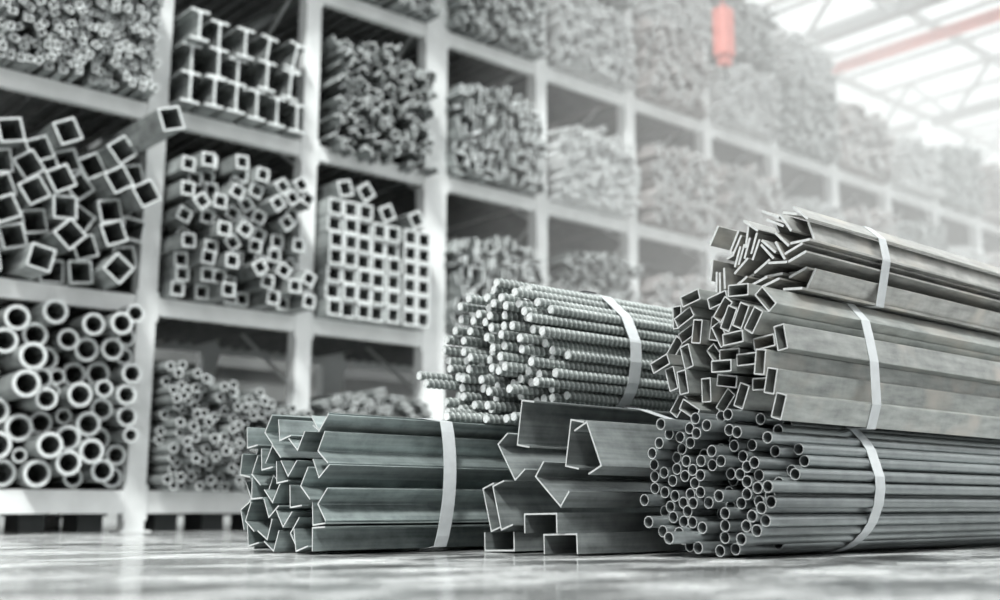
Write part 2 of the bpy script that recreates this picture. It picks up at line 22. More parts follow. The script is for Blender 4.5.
'sqA': [[0.236,0.047,0.0],[0.326,0.05,0.01],[0.459,0.048,-0.01],[0.672,0.048,-0.02],[0.065,0.047,-0.03],[0.557,0.051,0.04],[0.823,0.047,-0.0],[0.816,0.137,0.05],[0.215,0.137,0.03],[0.458,0.141,-0.06],[0.93,0.051,-0.07],[0.087,0.138,0.02],[0.311,0.141,-0.02],[0.617,0.141,-0.06],[0.075,0.226,0.04],[0.54,0.216,0.65],[0.916,0.195,-0.43],[0.768,0.24,-0.45],[0.346,0.232,-0.01],[0.181,0.23,-0.07],[0.623,0.283,-0.07],[0.476,0.299,0.0],[0.893,0.31,0.7],[0.056,0.317,0.05],[0.247,0.318,-0.01],[0.379,0.36,0.67],[0.729,0.343,-0.03],[0.568,0.376,-0.01],[0.124,0.401,-0.47],[0.874,0.42,-0.05],[0.28,0.42,-0.02],[0.624,0.463,-0.35],[0.44,0.446,-0.47],[0.75,0.437,0.05],[0.067,0.496,-0.36],[0.326,0.51,-0.02],[0.23,0.513,-0.08],[0.5,0.516,-0.47],[0.762,0.545,0.77],[0.596,0.571,-0.37],[0.272,0.601,-0.05],[0.433,0.58,-0.46],[0.84,0.618,0.05],[0.666,0.65,0.74],[0.144,0.579,0.73],[0.062,0.651,0.02],[0.526,0.652,0.66],[0.378,0.677,-0.39],[0.269,0.697,0.08],[0.144,0.743,0.08],[0.886,0.712,-0.42],[0.585,0.747,-0.34],[0.767,0.7,0.68],[0.16,0.836,0.06],[0.423,0.755,-0.42],[0.715,0.775,0.74],[0.26,0.79,-0.05],[0.601,0.846,-0.07],[0.053,0.8,-0.05],[0.492,0.839,-0.03],[0.38,0.856,0.08],[0.257,0.881,-0.01],[0.824,0.795,0.66]],
'sqB': [[0.183,0.037,-0.05],[0.36,0.033,-0.01],[0.531,0.033,0.01],[0.048,0.037,-0.04],[0.718,0.037,0.07],[0.905,0.037,0.03],[0.627,0.033,0.03],[0.801,0.045,0.64],[0.23,0.093,0.77],[0.31,0.089,0.45],[0.46,0.041,0.38],[0.099,0.097,0.48],[0.529,0.105,-0.34],[0.931,0.101,0.05],[0.639,0.105,-0.41],[0.382,0.097,-0.05],[0.728,0.113,0.63],[0.823,0.117,-0.32],[0.04,0.149,0.0],[0.374,0.161,-0.05],[0.438,0.157,0.01],[0.927,0.165,0.07],[0.151,0.133,0.44],[0.303,0.153,0.43],[0.773,0.173,-0.36],[0.59,0.157,0.74],[0.555,0.209,0.68],[0.139,0.197,0.34],[0.695,0.181,-0.37],[0.855,0.181,-0.01],[0.232,0.173,-0.34],[0.944,0.229,-0.04],[0.623,0.225,0.77],[0.306,0.225,0.03],[0.054,0.213,0.05],[0.491,0.237,0.69],[0.416,0.225,0.06],[0.728,0.245,0.76],[0.853,0.245,-0.07],[0.198,0.241,0.74],[0.107,0.269,-0.38],[0.59,0.281,0.66],[0.387,0.289,-0.07],[0.786,0.285,-0.45],[0.67,0.281,0.65],[0.915,0.301,-0.37],[0.239,0.305,-0.02],[0.844,0.337,-0.05],[0.321,0.313,-0.45],[0.5,0.313,-0.35],[0.166,0.313,-0.4],[0.705,0.345,-0.34],[0.101,0.349,0.7],[0.586,0.357,0.64],[0.422,0.361,0.43],[0.348,0.393,0.47],[0.219,0.369,0.04],[0.515,0.373,-0.39],[0.79,0.401,0.03],[0.937,0.373,0.47],[0.64,0.385,0.63],[0.083,0.429,-0.44],[0.432,0.433,0.35],[0.725,0.409,-0.06],[0.268,0.433,0.38],[0.899,0.425,0.36],[0.554,0.425,-0.38],[0.655,0.465,0.35],[0.173,0.425,0.72],[0.212,0.477,0.68],[0.821,0.473,0.76],[0.5,0.477,0.63],[0.12,0.481,-0.45],[0.041,0.489,0.44],[0.325,0.485,-0.41],[0.909,0.501,-0.34],[0.592,0.505,0.66],[0.46,0.537,-0.42],[0.743,0.497,0.37],[0.655,0.541,0.68],[0.854,0.549,-0.07],[0.715,0.573,0.46],[0.207,0.549,0.41],[0.335,0.549,-0.41],[0.117,0.549,-0.45],[0.533,0.553,0.06],[0.259,0.593,0.71],[0.933,0.569,0.04],[0.784,0.585,0.69],[0.471,0.601,-0.47],[0.383,0.597,-0.44],[0.62,0.605,-0.44],[0.072,0.621,0.02],[0.19,0.629,0.08],[0.836,0.625,0.66],[0.732,0.645,-0.03],[0.542,0.633,-0.48],[0.312,0.641,-0.42],[0.932,0.641,0.42],[0.624,0.681,0.75],[0.439,0.669,0.77],[0.123,0.681,-0.08],[0.817,0.701,-0.39],[0.187,0.709,0.35],[0.516,0.705,0.04],[0.916,0.705,0.37],[0.362,0.697,-0.08],[0.577,0.745,0.72],[0.682,0.709,0.71],[0.747,0.729,0.63]],
'tiny': [[0.708,0.02,0.01],[0.791,0.028,1.52],[0.388,0.02,0.0],[0.586,0.02,0.02],[0.31,0.024,0.04],[0.14,0.029,1.6],[0.087,0.03,1.51],[0.469,0.028,1.62],[0.183,0.021,0.03],[0.866,0.028,1.51],[0.027,0.02,-0.02],[0.243,0.035,1.04],[0.648,0.03,-0.45],[0.3,0.061,-0.01],[0.434,0.064,0.56],[0.568,0.066,1.6],[0.947,0.036,1.03],[0.033,0.064,1.54],[0.913,0.052,1.12],[0.813,0.07,-0.05],[0.755,0.056,1.63],[0.194,0.068,-0.52],[0.871,0.076,0.04],[0.683,0.067,1.51],[0.387,0.08,0.47],[0.621,0.073,0.43],[0.914,0.108,1.57],[0.095,0.078,0.01],[0.484,0.091,1.11],[0.161,0.107,0.54],[0.742,0.105,0.56],[0.255,0.09,1.03],[0.859,0.113,-0.04],[0.322,0.099,0.06],[0.451,0.118,1.04],[0.521,0.131,1.03],[0.088,0.122,-0.43],[0.678,0.123,-0.56],[0.284,0.143,1.57],[0.607,0.11,0.56],[0.393,0.128,0.04],[0.806,0.138,0.44],[0.9,0.153,-0.05],[0.725,0.151,1.16],[0.028,0.12,1.09],[0.12,0.147,-0.48],[0.333,0.146,1.64],[0.392,0.172,0.49],[0.233,0.144,1.6],[0.624,0.165,1.52],[0.181,0.153,-0.43],[0.499,0.181,-0.07],[0.572,0.154,-0.45],[0.686,0.178,1.55],[0.059,0.177,1.51],[0.442,0.191,-0.58],[0.314,0.192,-0.02],[0.943,0.189,1.04],[0.806,0.182,0.06],[0.867,0.192,0.05],[0.636,0.207,-0.05],[0.244,0.199,0.48],[0.556,0.203,-0.49],[0.76,0.199,1.64],[0.033,0.224,1.13],[0.113,0.204,0.57],[0.909,0.224,1.63],[0.371,0.214,-0.01],[0.22,0.229,0.55],[0.701,0.225,-0.44],[0.485,0.219,0.03],[0.785,0.241,-0.47],[0.422,0.245,-0.53],[0.592,0.236,1.17],[0.853,0.238,-0.53],[0.153,0.248,0.04],[0.331,0.242,1.09],[0.952,0.248,1.57],[0.74,0.257,1.09],[0.509,0.264,0.48],[0.253,0.266,-0.56],[0.648,0.254,0.53],[0.064,0.269,0.0],[0.864,0.285,0.02],[0.601,0.287,0.06],[0.699,0.281,0.5],[0.765,0.294,-0.48],[0.332,0.298,1.63],[0.206,0.29,1.5],[0.53,0.31,-0.01],[0.398,0.287,0.5],[0.935,0.297,0.58],[0.163,0.287,-0.06],[0.074,0.316,0.49],[0.241,0.327,-0.54],[0.469,0.296,-0.01],[0.898,0.333,0.49],[0.806,0.314,-0.54],[0.164,0.331,-0.44],[0.683,0.315,0.46],[0.397,0.335,-0.02],[0.625,0.332,1.62],[0.026,0.312,1.56],[0.479,0.339,1.56],[0.852,0.354,0.43],[0.732,0.342,-0.04],[0.535,0.357,1.65],[0.308,0.34,0.54],[0.117,0.355,1.14],[0.796,0.367,0.44],[0.058,0.361,1.13],[0.214,0.37,0.57],[0.942,0.369,1.11],[0.662,0.377,-0.04],[0.39,0.38,-0.46],[0.459,0.385,0.57],[0.729,0.39,1.06],[0.191,0.4,0.53],[0.292,0.374,0.51],[0.891,0.398,1.06],[0.142,0.405,1.57],[0.437,0.415,0.57],[0.583,0.329,1.63],[0.836,0.407,1.58],[0.514,0.404,0.49],[0.342,0.409,-0.06],[0.691,0.422,-0.04],[0.618,0.417,-0.07],[0.488,0.446,-0.47],[0.208,0.446,-0.52],[0.787,0.408,0.57],[0.564,0.431,-0.02],[0.923,0.431,-0.48],[0.064,0.409,-0.06],[0.116,0.451,1.04],[0.756,0.439,0.44],[0.94,0.465,-0.42],[0.43,0.456,0.51],[0.029,0.448,0.06],[0.286,0.426,1.17],[0.66,0.457,0.48],[0.853,0.462,1.61],[0.356,0.459,1.07],[0.28,0.475,-0.01],[0.576,0.477,-0.56],[0.734,0.482,1.03],[0.51,0.476,-0.48],[0.791,0.476,-0.57],[0.273,0.512,-0.05],[0.172,0.494,1.64],[0.417,0.489,0.5],[0.369,0.51,1.09],[0.628,0.496,1.59],[0.932,0.51,-0.0],[0.125,0.511,1.63],[0.061,0.485,-0.46],[0.08,0.527,-0.04],[0.676,0.503,-0.45],[0.826,0.512,1.64],[0.462,0.517,0.44],[0.876,0.507,0.03],[0.324,0.495,1.51],[0.883,0.547,-0.07],[0.035,0.54,1.53],[0.21,0.53,-0.44],[0.544,0.529,1.58],[0.764,0.531,0.54],[0.68,0.547,-0.55],[0.61,0.542,0.57],[0.411,0.542,-0.46],[0.286,0.554,-0.45],[0.141,0.557,-0.07],[0.81,0.566,1.55],[0.943,0.549,-0.04],[0.639,0.583,-0.51],[0.338,0.545,1.52],[0.448,0.578,1.63],[0.516,0.571,0.0],[0.878,0.591,-0.51],[0.191,0.592,1.1],[0.242,0.583,-0.53],[0.082,0.579,1.02],[0.58,0.581,1.6],[0.74,0.569,0.03],[0.951,0.596,1.6],[0.362,0.595,1.1],[0.744,0.613,1.6],[0.695,0.598,0.45],[0.137,0.601,-0.43],[0.631,0.628,-0.44],[0.512,0.616,0.43],[0.046,0.598,1.02],[0.863,0.641,0.47],[0.807,0.618,0.48],[0.336,0.625,1.03],[0.269,0.608,-0.56],[0.921,0.639,0.48],[0.415,0.625,-0.08],[0.236,0.639,1.05],[0.782,0.661,1.12],[0.166,0.638,0.07],[0.284,0.651,1.03],[0.579,0.645,0.54],[0.465,0.652,0.57],[0.038,0.647,0.5],[0.707,0.656,-0.54],[0.413,0.674,0.02],[0.648,0.662,-0.45],[0.119,0.671,-0.46],[0.356,0.679,0.46],[0.845,0.683,-0.01],[0.939,0.689,0.47],[0.197,0.675,-0.54],[0.507,0.684,1.64],[0.599,0.691,-0.48],[0.047,0.706,1.1],[0.471,0.72,0.45],[0.724,0.699,1.05],[0.788,0.708,-0.03],[0.251,0.698,0.05],[0.902,0.713,0.45],[0.698,0.725,1.05],[0.548,0.684,1.63],[0.157,0.703,1.15],[0.39,0.724,1.04],[0.104,0.717,-0.06],[0.329,0.718,-0.05],[0.652,0.714,1.51],[0.54,0.729,0.03],[0.272,0.736,-0.03],[0.166,0.75,-0.54],[0.453,0.766,-0.55],[0.362,0.771,0.05],[0.031,0.764,-0.52],[0.616,0.757,-0.47],[0.292,0.782,1.56],[0.092,0.766,-0.57],[0.218,0.769,1.05],[0.045,0.814,0.46],[0.848,0.726,1.52],[0.523,0.767,0.02],[0.143,0.801,1.08],[0.751,0.744,1.12],[0.193,0.8,1.08]],
'flat': [[0.338,0.012,0.01],[0.506,0.027,0.36],[0.101,0.012,-0.05],[0.067,0.029,0.06],[0.795,0.013,-0.01],[0.881,0.016,-0.07],[0.266,0.025,0.06],[0.617,0.045,1.22],[0.575,0.045,1.62],[0.804,0.031,0.07],[0.455,0.039,0.07],[0.73,0.03,0.4],[0.326,0.045,0.02],[0.221,0.04,0.04],[0.137,0.063,1.64],[0.335,0.063,-0.05],[0.502,0.06,0.08],[0.923,0.047,1.95],[0.161,0.048,1.51],[0.677,0.045,1.21],[0.387,0.045,1.63],[0.254,0.083,-0.06],[0.742,0.06,0.04],[0.82,0.084,1.18],[0.872,0.07,1.43],[0.662,0.048,1.2],[0.475,0.079,0.33],[0.081,0.08,1.13],[0.04,0.096,1.96],[0.564,0.099,-0.06],[0.422,0.088,1.51],[0.186,0.089,1.61],[0.334,0.115,1.14],[0.756,0.113,1.65],[0.933,0.097,0.04],[0.716,0.109,1.52],[0.472,0.13,1.58],[0.789,0.114,1.19],[0.114,0.083,1.51],[0.375,0.131,1.85],[0.069,0.146,-0.08],[0.286,0.113,0.37],[0.247,0.133,1.15],[0.876,0.157,1.6],[0.638,0.112,-0.0],[0.547,0.127,0.34],[0.145,0.133,1.93],[0.632,0.142,-0.05],[0.447,0.173,1.26],[0.922,0.148,1.17],[0.209,0.154,0.42],[0.581,0.16,0.01],[0.794,0.165,-0.08],[0.531,0.174,1.49],[0.331,0.166,0.44],[0.071,0.166,0.05],[0.147,0.173,1.91],[0.258,0.188,0.04],[0.931,0.198,0.0],[0.708,0.17,1.26],[0.693,0.185,1.13],[0.502,0.164,1.55],[0.551,0.21,1.56],[0.662,0.192,1.48],[0.85,0.086,1.55],[0.267,0.205,-0.07],[0.635,0.193,1.56],[0.785,0.199,0.36],[0.587,0.211,1.55],[0.202,0.196,1.19],[0.434,0.211,1.51],[0.371,0.198,-0.03],[0.754,0.237,1.25],[0.282,0.24,0.47],[0.875,0.245,1.42],[0.098,0.216,1.14],[0.383,0.213,-0.05],[0.168,0.238,0.4],[0.8,0.26,1.88],[0.57,0.21,1.51],[0.492,0.214,1.24],[0.614,0.213,1.6],[0.557,0.261,-0.01],[0.045,0.217,1.25],[0.18,0.26,0.43],[0.394,0.251,0.38],[0.899,0.248,1.58],[0.72,0.268,0.47],[0.349,0.266,1.23],[0.825,0.235,1.94],[0.684,0.267,0.46],[0.158,0.276,0.33],[0.242,0.276,1.55],[0.84,0.244,1.87],[0.464,0.281,-0.0],[0.111,0.274,0.34],[0.631,0.282,1.5],[0.416,0.295,0.4],[0.844,0.283,1.9],[0.063,0.313,1.84],[0.324,0.309,1.13],[0.546,0.311,1.56],[0.156,0.307,0.33],[0.918,0.3,0.07],[0.688,0.286,0.46],[0.589,0.31,1.24],[0.529,0.314,1.55],[0.758,0.32,-0.02],[0.203,0.341,0.39],[0.936,0.317,0.08],[0.736,0.337,0.03],[0.847,0.327,1.85],[0.472,0.334,1.65],[0.284,0.297,1.63],[0.381,0.336,1.86],[0.897,0.337,-0.07],[0.397,0.347,1.96],[0.489,0.334,1.61],[0.671,0.334,1.56],[0.601,0.364,0.35],[0.31,0.358,1.58],[0.079,0.32,1.92],[0.434,0.371,1.18],[0.686,0.387,1.97],[0.113,0.347,1.85],[0.251,0.378,0.4],[0.805,0.371,1.17],[0.518,0.38,1.49],[0.139,0.368,1.45],[0.187,0.381,1.24],[0.406,0.421,0.04],[0.884,0.379,0.42],[0.618,0.392,-0.02],[0.757,0.385,-0.0],[0.338,0.396,1.49],[0.653,0.429,0.39],[0.836,0.413,1.56],[0.942,0.384,1.62],[0.067,0.401,1.86],[0.563,0.403,1.56],[0.472,0.422,1.53],[0.904,0.435,1.14],[0.786,0.419,0.47],[0.717,0.425,1.25],[0.799,0.452,0.38],[0.261,0.436,1.57],[0.545,0.399,1.48],[0.637,0.445,0.33],[0.304,0.445,1.55],[0.218,0.42,1.85],[0.282,0.444,1.46],[0.132,0.454,1.53],[0.767,0.475,0.01],[0.384,0.469,1.16],[0.878,0.42,1.13],[0.521,0.48,1.92],[0.595,0.457,1.19],[0.851,0.462,1.86],[0.076,0.427,1.89],[0.244,0.429,1.54],[0.089,0.478,1.53],[0.664,0.507,1.65],[0.182,0.444,1.51],[0.441,0.476,1.65],[0.359,0.492,1.59],[0.325,0.453,1.58],[0.729,0.49,-0.02],[0.212,0.494,-0.03],[0.936,0.493,0.38],[0.533,0.497,1.85],[0.882,0.508,1.58],[0.716,0.509,-0.04],[0.473,0.511,1.57],[0.575,0.489,1.54],[0.055,0.515,0.46],[0.219,0.512,0.04],[0.602,0.544,1.58],[0.336,0.539,1.48],[0.723,0.523,-0.02],[0.216,0.539,0.34],[0.122,0.54,1.53],[0.741,0.54,0.05],[0.422,0.508,1.48],[0.397,0.535,1.12],[0.302,0.532,1.57],[0.834,0.549,1.61],[0.535,0.549,0.03],[0.054,0.535,0.39],[0.149,0.542,1.5],[0.67,0.566,0.37],[0.905,0.535,1.97],[0.859,0.54,1.49],[0.77,0.558,0.03],[0.272,0.53,1.91],[0.168,0.582,1.91],[0.31,0.59,0.07],[0.101,0.588,0.38],[0.586,0.595,0.05],[0.497,0.575,0.41],[0.9,0.592,0.04],[0.22,0.596,1.54],[0.703,0.599,0.46],[0.433,0.595,0.36],[0.922,0.624,0.44],[0.054,0.603,-0.01],[0.369,0.578,1.52],[0.774,0.609,1.47],[0.842,0.608,0.34],[0.253,0.603,1.19],[0.33,0.618,0.37],[0.417,0.635,1.21],[0.701,0.632,0.02],[0.585,0.627,0.4],[0.493,0.631,1.96],[0.199,0.588,1.55],[0.098,0.652,1.18],[0.793,0.645,1.59],[0.578,0.64,0.41],[0.85,0.634,0.04],[0.647,0.611,1.5],[0.184,0.625,1.55],[0.875,0.653,-0.08],[0.367,0.665,1.98],[0.508,0.682,-0.04],[0.281,0.656,1.94],[0.047,0.653,1.26],[0.166,0.665,1.19],[0.393,0.683,1.85],[0.702,0.684,1.18],[0.594,0.665,0.35],[0.204,0.681,1.92],[0.646,0.695,-0.08],[0.576,0.713,1.58],[0.31,0.67,1.47],[0.815,0.685,1.54],[0.224,0.673,1.93],[0.419,0.712,1.45],[0.454,0.655,1.49],[0.769,0.698,1.54],[0.52,0.732,1.49],[0.37,0.73,0.32],[0.27,0.706,0.39],[0.739,0.684,1.64],[0.488,0.734,1.13],[0.545,0.731,1.55],[0.444,0.741,1.91],[0.152,0.678,1.26],[0.629,0.722,0.35],[0.076,0.655,1.2],[0.931,0.67,0.03]],
'angle': [[0.715,0.005,2.15],[0.753,0.003,1.09],[0.441,0.006,0.74],[0.177,0.003,1.45],[0.334,0.002,0.95],[0.805,0.063,2.25],[0.549,0.03,2.6],[0.919,0.002,1.45],[0.569,0.027,0.41],[0.122,0.054,1.16],[0.089,0.021,2.6],[0.417,0.065,1.06],[0.607,0.057,0.31],[0.837,0.066,0.65],[0.735,0.086,3.19],[0.893,0.07,0.42],[0.2,0.074,1.76],[0.479,0.092,1.7],[0.294,0.028,1.72],[0.332,0.09,2.87],[0.055,0.076,1.54],[0.358,0.114,1.17],[0.599,0.086,1.68],[0.608,0.113,1.78],[0.104,0.132,0.52],[0.71,0.109,0.46],[0.205,0.119,1.38],[0.834,0.127,2.29],[0.222,0.149,1.17],[0.393,0.163,2.04],[0.654,0.134,5.71],[0.311,0.183,1.16],[0.852,0.132,0.9],[0.573,0.146,1.44],[0.06,0.181,1.01],[0.48,0.108,1.78],[0.428,0.164,0.33],[0.786,0.142,1.79],[0.71,0.161,2.81],[0.726,0.183,0.99],[0.204,0.215,0.94],[0.91,0.152,0.68],[0.579,0.197,0.7],[0.53,0.192,2.01],[0.456,0.22,2.01],[0.112,0.205,1.44],[0.329,0.213,0.86],[0.855,0.196,1.66],[0.675,0.227,2.7],[0.741,0.225,0.44],[0.917,0.222,0.08],[0.271,0.233,1.62],[0.852,0.252,0.8],[0.418,0.245,2.08],[0.073,0.259,2.48],[0.193,0.277,1.93],[0.728,0.275,2.83],[0.386,0.27,2.18],[0.341,0.287,1.95],[0.723,0.296,0.63],[0.576,0.274,0.3],[0.165,0.301,1.96],[0.499,0.261,0.74],[0.857,0.32,1.99],[0.525,0.309,1.47],[0.889,0.291,0.18],[0.063,0.325,1.38],[0.273,0.333,5.13],[0.671,0.319,3.23],[0.769,0.329,1.44],[0.676,0.323,1.33],[0.419,0.329,6.27],[0.257,0.315,1.68],[0.259,0.351,1.36],[0.469,0.374,1.31],[0.526,0.357,0.78],[0.326,0.345,0.97],[0.651,0.378,0.56],[0.624,0.362,2.18],[0.136,0.352,2.95],[0.861,0.407,2.95],[0.193,0.365,2.15],[0.741,0.385,2.02],[0.904,0.36,0.26],[0.232,0.443,2.62],[0.166,0.421,2.22],[0.622,0.395,2.19],[0.295,0.384,1.99],[0.889,0.415,0.83],[0.379,0.437,0.8],[0.762,0.43,6.23],[0.513,0.411,1.9],[0.124,0.443,1.63],[0.243,0.452,0.15],[0.679,0.434,1.44],[0.792,0.461,1.41],[0.558,0.452,0.74],[0.646,0.495,0.3],[0.301,0.453,0.45],[0.24,0.48,1.38],[0.431,0.447,0.84],[0.896,0.478,1.31],[0.711,0.501,1.14],[0.48,0.492,0.48],[0.342,0.499,0.91],[0.835,0.539,0.84],[0.611,0.508,1.29],[0.181,0.499,2.44],[0.075,0.487,1.85],[0.474,0.513,1.83],[0.643,0.535,1.5],[0.247,0.505,1.25],[0.31,0.574,5.46],[0.543,0.535,1.54],[0.768,0.533,1.24],[0.629,0.57,1.09],[0.119,0.558,2.73],[0.448,0.561,2.54],[0.896,0.566,6.01],[0.229,0.562,1.25],[0.894,0.566,1.78],[0.26,0.591,1.44],[0.817,0.573,2.22],[0.747,0.636,4.79],[0.139,0.609,2.13],[0.855,0.604,1.46],[0.394,0.587,1.62],[0.55,0.621,3.98],[0.49,0.619,0.89],[0.68,0.594,1.57],[0.259,0.663,2.76],[0.56,0.628,0.93],[0.114,0.629,1.73],[0.383,0.669,5.62],[0.645,0.643,0.82],[0.339,0.631,1.52],[0.128,0.667,1.68],[0.888,0.651,1.01],[0.41,0.675,1.48],[0.784,0.638,1.37],[0.42,0.709,1.23],[0.683,0.658,0.69],[0.908,0.684,0.59],[0.668,0.7,1.76],[0.108,0.696,1.56],[0.274,0.693,0.55],[0.725,0.715,0.33],[0.486,0.687,0.57],[0.813,0.69,1.98],[0.83,0.687,6.22],[0.574,0.686,1.8],[0.257,0.723,1.62],[0.468,0.742,1.2],[0.306,0.742,0.59],[0.114,0.717,1.59],[0.808,0.719,2.24],[0.589,0.74,1.4],[0.412,0.778,2.64],[0.161,0.724,0.43],[0.058,0.713,4.57],[0.494,0.766,1.3],[0.261,0.747,1.81],[0.066,0.722,3.02],[0.116,0.737,1.48],[0.667,0.744,1.42],[0.336,0.77,0.98],[0.533,0.764,5.0],[0.257,0.763,1.87]],
}

LIFT = .002
HAZE = .085

# ------------------------------------------------------------------ materials
def new_mat(name):
    m = bpy.data.materials.new(name); m.use_nodes = True
    nt = m.node_tree; b = nt.nodes['Principled BSDF']
    return m, nt, b

def steel(name, dark, light, metallic=.75, rough=.36, stretch=(3, 60, 60), rnd=.25, warm=None, bump=.02):
    """mill-finish steel: streaks along the bar, a little scale mottling, each bar a touch different"""
    m, nt, b = new_mat(name)
    N, Lk = nt.nodes, nt.links
    tc = N.new('ShaderNodeTexCoord'); mp = N.new('ShaderNodeMapping'); mp.inputs['Scale'].default_value = stretch
    oi = N.new('ShaderNodeObjectInfo')
    add = N.new('ShaderNodeVectorMath'); add.operation = 'ADD'
    mul = N.new('ShaderNodeVectorMath'); mul.operation = 'SCALE'
    cmb = N.new('ShaderNodeCombineXYZ')
    for i in range(3): Lk.new(oi.outputs['Random'], cmb.inputs[i])
    Lk.new(cmb.outputs[0], mul.inputs[0]); mul.inputs['Scale'].default_value = 37
    Lk.new(tc.outputs['Object'], add.inputs[0]); Lk.new(mul.outputs[0], add.inputs[1]); Lk.new(add.outputs[0], mp.inputs['Vector'])
    n1 = N.new('ShaderNodeTexNoise'); n1.inputs['Scale'].default_value = 1.0; n1.inputs['Detail'].default_value = 5
    Lk.new(mp.outputs[0], n1.inputs['Vector'])
    n2 = N.new('ShaderNodeTexNoise'); n2.inputs['Scale'].default_value = 14; n2.inputs['Detail'].default_value = 6; n2.inputs['Roughness'].default_value = .65
    Lk.new(add.outputs[0], n2.inputs['Vector'])
    mx = N.new('ShaderNodeMath'); mx.operation = 'MULTIPLY_ADD'; mx.inputs[1].default_value = .55
    Lk.new(n1.outputs['Fac'], mx.inputs[0])
    m2 = N.new('ShaderNodeMath'); m2.operation = 'MULTIPLY'; m2.inputs[1].default_value = .45; Lk.new(n2.outputs['Fac'], m2.inputs[0])
    Lk.new(m2.outputs[0], mx.inputs[2])
    ramp = N.new('ShaderNodeValToRGB'); ramp.color_ramp.elements[0].position = .33; ramp.color_ramp.elements[1].position = .68
    ramp.color_ramp.elements[0].color = (*dark, 1); ramp.color_ramp.elements[1].color = (*light, 1)
    Lk.new(mx.outputs[0], ramp.inputs['Fac'])
    col = ramp.outputs['Color']
    if warm:
        n3 = N.new('ShaderNodeTexNoise'); n3.inputs['Scale'].default_value = 5; n3.inputs['Detail'].default_value = 3
        Lk.new(add.outputs[0], n3.inputs['Vector'])
        r3 = N.new('ShaderNodeValToRGB'); r3.color_ramp.elements[0].position = .52; r3.color_ramp.elements[1].position = .72
        Lk.new(n3.outputs['Fac'], r3.inputs['Fac'])
        mm = N.new('ShaderNodeMix'); mm.data_type = 'RGBA'; Lk.new(r3.outputs['Color'], mm.inputs['Factor'])
        Lk.new(col, mm.inputs['A']); mm.inputs['B'].default_value = (*warm, 1); col = mm.outputs['Result']
    hsv = N.new('ShaderNodeHueSaturation'); mr = N.new('ShaderNodeMapRange')
    mr.inputs['To Min'].default_value = 1 - rnd; mr.inputs['To Max'].default_value = 1 + rnd
    Lk.new(oi.outputs['Random'], mr.inputs['Value']); Lk.new(mr.outputs[0], hsv.inputs['Value']); Lk.new(col, hsv.inputs['Color'])
    Lk.new(hsv.outputs['Color'], b.inputs['Base Color'])
    rr = N.new('ShaderNodeMapRange'); rr.inputs['To Min'].default_value = rough - .08; rr.inputs['To Max'].default_value = rough + .14
    Lk.new(mx.outputs[0], rr.inputs['Value']); Lk.new(rr.outputs[0], b.inputs['Roughness'])
    b.inputs['Metallic'].default_value = metallic
    bp = N.new('ShaderNodeBump'); bp.inputs['Strength'].default_value = bump * 6; bp.inputs['Distance'].default_value = .002
    Lk.new(mx.outputs[0], bp.inputs['Height']); Lk.new(bp.outputs[0], b.inputs['Normal'])
    return m

def plain(name, col, rough=.5, metallic=0., scale=20., var=.15, bump=0.):
    m, nt, b = new_mat(name); N, Lk = nt.nodes, nt.links
    tc = N.new('ShaderNodeTexCoord'); n = N.new('ShaderNodeTexNoise'); n.inputs['Scale'].default_value = scale; n.inputs['Detail'].default_value = 5
    Lk.new(tc.outputs['Object'], n.inputs['Vector'])
    r = N.new('ShaderNodeValToRGB'); r.color_ramp.elements[0].position = .3; r.color_ramp.elements[1].position = .7
    r.color_ramp.elements[0].color = (*[c * (1 - var) for c in col], 1); r.color_ramp.elements[1].color = (*[min(1, c * (1 + var)) for c in col], 1)
    Lk.new(n.outputs['Fac'], r.inputs['Fac']); Lk.new(r.outputs['Color'], b.inputs['Base Color'])
    b.inputs['Roughness'].default_value = rough; b.inputs['Metallic'].default_value = metallic
    if bump:
        bp = N.new('ShaderNodeBump'); bp.inputs['Strength'].default_value = bump; bp.inputs['Distance'].default_value = .01
        Lk.new(n.outputs['Fac'], bp.inputs['Height']); Lk.new(bp.outputs[0], b.inputs['Normal'])
    return m

M = {}
M['angle'] = steel('hot rolled angle steel', (.15, .175, .175), (.46, .52, .515), .7, .30, (2, 45, 45), .2)
M['channel'] = steel('rolled channel steel', (.17, .185, .185), (.44, .47, .47), .7, .36, (2, 60, 60), .15)
M['rebar'] = steel('ribbed bar steel', (.19, .21, .205), (.40, .43, .42), .5, .38, (5, 30, 30), .2)
M['crest'] = steel('painted rib highlights', (.46, .49, .485), (.68, .71, .70), .4, .36, (5, 30, 30), .1)  # highlights painted on the ribs, lighter than the grooves so the relief reads
M['round'] = steel('round tube steel', (.22, .24, .245), (.42, .45, .455), .75, .30, (2, 40, 40), .18)
M['recttube'] = steel('rectangular tube steel', (.24, .25, .245), (.50, .52, .50), .65, .34, (9, 50, 50), .14, (.50, .47, .43), .006)
M['flat'] = steel('flat bar steel', (.26, .26, .25), (.54, .54, .52), .6, .36, (9, 50, 50), .12, (.54, .51, .46), .006)
M['cut'] = plain('fresh sawn steel face', (.56, .575, .575), .42, .35, 60, .12)
M['rebarcut'] = plain('sheared bar face', (.66, .68, .68), .5, .2, 120, .2)
M['strap'] = plain('galvanised strapping band', (.62, .645, .66), .38, .35, 30, .06)
M['seal'] = plain('dark crimped seal', (.08, .08, .085), .5, .6, 30, .1)
M['stock'] = steel('stored steel', (.15, .16, .16), (.46, .485, .48), .6, .42, (30, 3, 30), .3)
M['stocklight'] = steel('stored galvanised steel', (.5, .505, .505), (.82, .825, .825), .5, .45, (30, 3, 30), .2)
M['stockpink'] = steel('stored primed steel', (.30, .27, .265), (.60, .56, .55), .4, .5, (30, 3, 30), .25)
M['stockcut'] = plain('stored steel sawn ends', (.78, .81, .81), .5, .2, 40, .15)
M['rack'] = plain('white painted rack steel', (.82, .835, .835), .42, .0, 6, .08)
